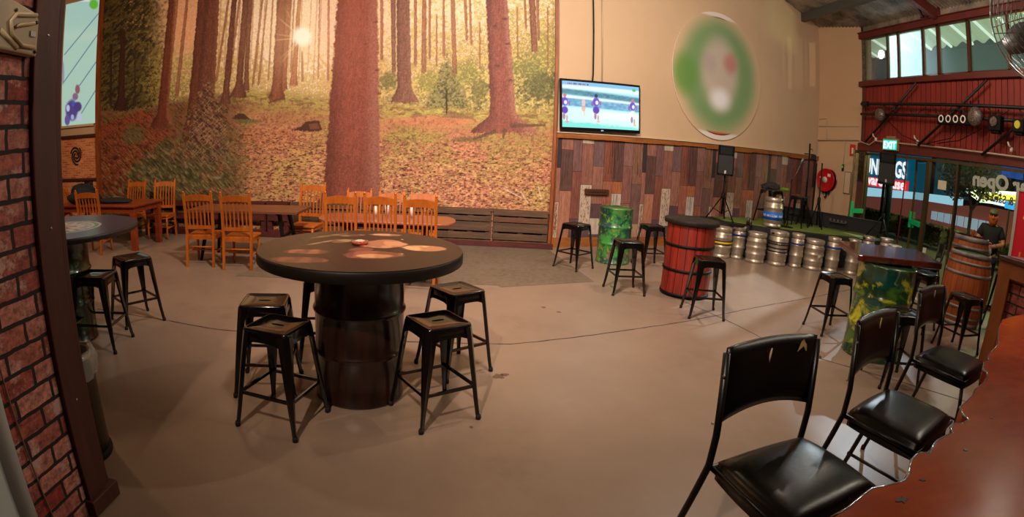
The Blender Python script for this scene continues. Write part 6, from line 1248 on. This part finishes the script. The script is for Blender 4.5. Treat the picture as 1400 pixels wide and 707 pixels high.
# ================================================================== left foreground bits
bn = thing('waste_bin', 'slim stainless waste bin with a clear bag, behind the brown timber post', 'bin', (-2.16, 2.16, 0))
MB().lathe([(.19, .03), (.185, .62), (.19, .63), (.17, .63), (.168, .5), (0, .5)], seg=36).build('body', mat('bin_steel', (96, 84, 68), .35, .7, var=(3, (74, 64, 52), 1.4)), bn)
MB().lathe([(.20, 0), (.205, .02), (.2, .04), (.18, .045)], seg=36).build('base_ring', RUB, bn)
m = MB(); vs = []; nn = 40
for j, (r, z) in enumerate(((.192, .50), (.2, .56), (.206, .62), (.198, .655), (.17, .665), (.16, .60))):
    for i in range(nn): a = 2*PI*i/nn; q = r+.010*math.sin(a*9+j)+.006*math.sin(a*17+2*j); vs.append((q*math.cos(a), q*math.sin(a), z+.012*math.sin(a*5+j)))
m.add(vs, [(j*nn+i, j*nn+(i+1) % nn, (j+1)*nn+(i+1) % nn, (j+1)*nn+i) for j in range(5) for i in range(nn)], smooth=True); m.build('bin_bag', mat('clear_bag', (186, 186, 176), .25, alpha=.42, spec=.8), bn)
MB().box((.05, .02, .6), (.1, .12, .02), rz=.4).build('rubbish', mat('blue_packet', (90, 150, 190), .4), bn)
hb = thing('wall_bracket', 'beige ribbed plastic bracket screwed to the big brick wall at the top', 'bracket', (-1.735, 1.545, 2.22))
bp2 = mat('beige_plastic', (176, 158, 124), .45)
PP = [(.12, -.085), (.125, .07), (.09, .10), (-.05, .135), (-.2, .17), (-.25, .0), (-.12, -.07)]
def yz(mb, x=0.): mb.v = [(v[2]+x, v[0], v[1]) for v in mb.v]; return mb
yz(MB().prism(PP, 0, .05)).build('plate', bp2, hb, bevel=.01)
m = MB(); m.tube([(.095, -.05, .055), (.02, -.05, .06), (-.04, -.01, .06), (-.05, .04, .06), (-.02, .07, .058), (.1, .085, .055)], .009, 8).tube([(.09, .05, .055), (.0, .03, .06), (-.02, .02, .058)], .008, 8).tube([(.0, -.06, .05), (-.1, .0, .05)], .012, 8); yz(m).build('rib', bp2, hb)
for y, z in ((.105, .055), (.105, -.065), (-.02, .09)): yz(MB().tube([(y, z, .045), (y, z, .056)], .008, 10)).build('screw', mat('dark_screw', (50, 44, 38), .4), hb)
MB().box((.054, .085, .005), (.006, .03, .022)).build('stamp', mat('pale_stamp', (196, 196, 190), .5), hb)
hn = thing('door_lever', 'pale grey handle jutting in at the left picture edge by the brick wall', 'handle', (-1.68, 1.345, 1.30)); MB().box((0, 0, 0), (.05, .03, .07)).build('lever', mat('grey_plastic', (150, 156, 156), .4), hn, bevel=.006); MB().tube([(0, 0, 0), (-.06, -.0, 0)], .012).build('spindle', mat('grey_plastic', (150, 156, 156), .4), hn)
tag(MB().tube([(-1.728, 1.33, 1.25), (-1.73, 1.36, .8), (-1.73, 1.40, .3), (-1.73, 1.42, .02)], .004, 6).build('wire', mat('grey_wire', (120, 96, 84), .5)), 'thin wire running down the big brick wall near the white edge', 'cable')

# ================================================================== light
def area(name, loc, target, size, power, col, spread=None):
    l = bpy.data.lights.new(name, 'AREA'); l.shape = 'DISK'; l.size = size; l.energy = power; l.color = col
    if spread: l.spread = math.radians(spread)
    o = bpy.data.objects.new(name, l); COL.objects.link(o); o.location = loc; d = Vector(target)-Vector(loc); o.rotation_euler = d.to_track_quat('-Z', 'Y').to_euler(); return o
def point(name, loc, power, col, r=.08):
    l = bpy.data.lights.new(name, 'POINT'); l.energy = power; l.color = col; l.shadow_soft_size = r; o = bpy.data.objects.new(name, l); COL.objects.link(o); o.location = loc; return o
def spot(name, loc, target, power, col, ang, r=.05, blend=.2):
    l = bpy.data.lights.new(name, 'SPOT'); l.energy = power; l.color = col; l.spot_size = math.radians(ang); l.shadow_soft_size = r; l.spot_blend = blend
    o = bpy.data.objects.new(name, l); COL.objects.link(o); o.location = loc; o.rotation_euler = (Vector(target)-Vector(loc)).to_track_quat('-Z', 'Y').to_euler(); return o
WARM = (1.0, .80, .62); ORG = (1.0, .56, .26); NEU = (1.0, .72, .48)
spot('lamp_or_fill', (-1.3, -.86, 4.8), (1.2, 6.4, .4), 1080, WARM, 70, .05, .9)
point('lamp_or_fill', (3.6, 6.0, 5.0), 290, (1.0, .83, .67), .06)
point('lamp_or_fill', (-6.2, 5.2, 3.9), 135, ORG, .15)
point('lamp_or_fill', (-2.2, 5.4, 5.2), 80, (1.0, .78, .54), .12)  # overhead fill added, not a lamp of the room
area('mural_fill', (.0, 3.0, 5.4), (.0, 9.3, 1.2), .6, 290, (1.0, .84, .72), 120)  # unseen area light added to brighten the forest print
spot('street_lamp', (13.7, -.5, 5.2), (8.2, 11.7, 4.3), 1500, (1.0, .84, .62), 9)
spot('flood_beam', (13.0, 12.5, 7.8), (4.0, 6.7, 0), 7500, (.80, .93, 1.0), 38, .06, .9)
spot('flood_beam', (12.45, 13.45, 5.66), (9.2, 9.35, 4.55), 900, (.8, .95, 1.0), 34, .1, .8)
point('lamp_or_fill', (4.9, 2.2, 4.9), 80, (1.0, .85, .68), .06)  # unseen fill added to lift the bar side and the person
spot('mural_fill', (-5.5, 3.4, 5.2), (-5.2, 9.3, 1.6), 260, (1.0, .72, .5), 70, .15, .8)  # another unseen light, added for the left part of the print
point('lamp_or_fill', (6.6, 3.2, 4.6), 140, (1.0, .88, .72), .08)  # added without a visible source, brightens the person, bar and barrels
point('lamp_or_fill', (6.4, 6.8, 4.5), 55, (1.0, .86, .70), .1)  # weak unseen light added to lift the roof and red cladding
point('canopy_glow', (16.5, 12.5, 2.2), 160, (1.0, .95, .45), .4)
point('street_glow', (12.8, 7.6, 3.0), 260, (.85, 1.0, .45), .3)
w = bpy.data.worlds.new('night'); SC.world = w; w.use_nodes = True; bg = w.node_tree.nodes['Background']; bg.inputs[0].default_value = (.03, .045, .07, 1); bg.inputs[1].default_value = .35
SC.view_settings.view_transform = 'Standard'; SC.view_settings.look = 'None'; SC.view_settings.exposure = 0.0; SC.view_settings.gamma = 1.0; SC.view_settings.use_curve_mapping = False
SC.cycles.max_bounces = 6; SC.cycles.diffuse_bounces = 3; SC.cycles.glossy_bounces = 3; SC.cycles.transmission_bounces = 4; SC.cycles.transparent_max_bounces = 10; SC.cycles.caustics_reflective = False; SC.cycles.caustics_refractive = False
SC.cycles.sample_clamp_indirect = 6.0
SC.cycles.use_denoising = True
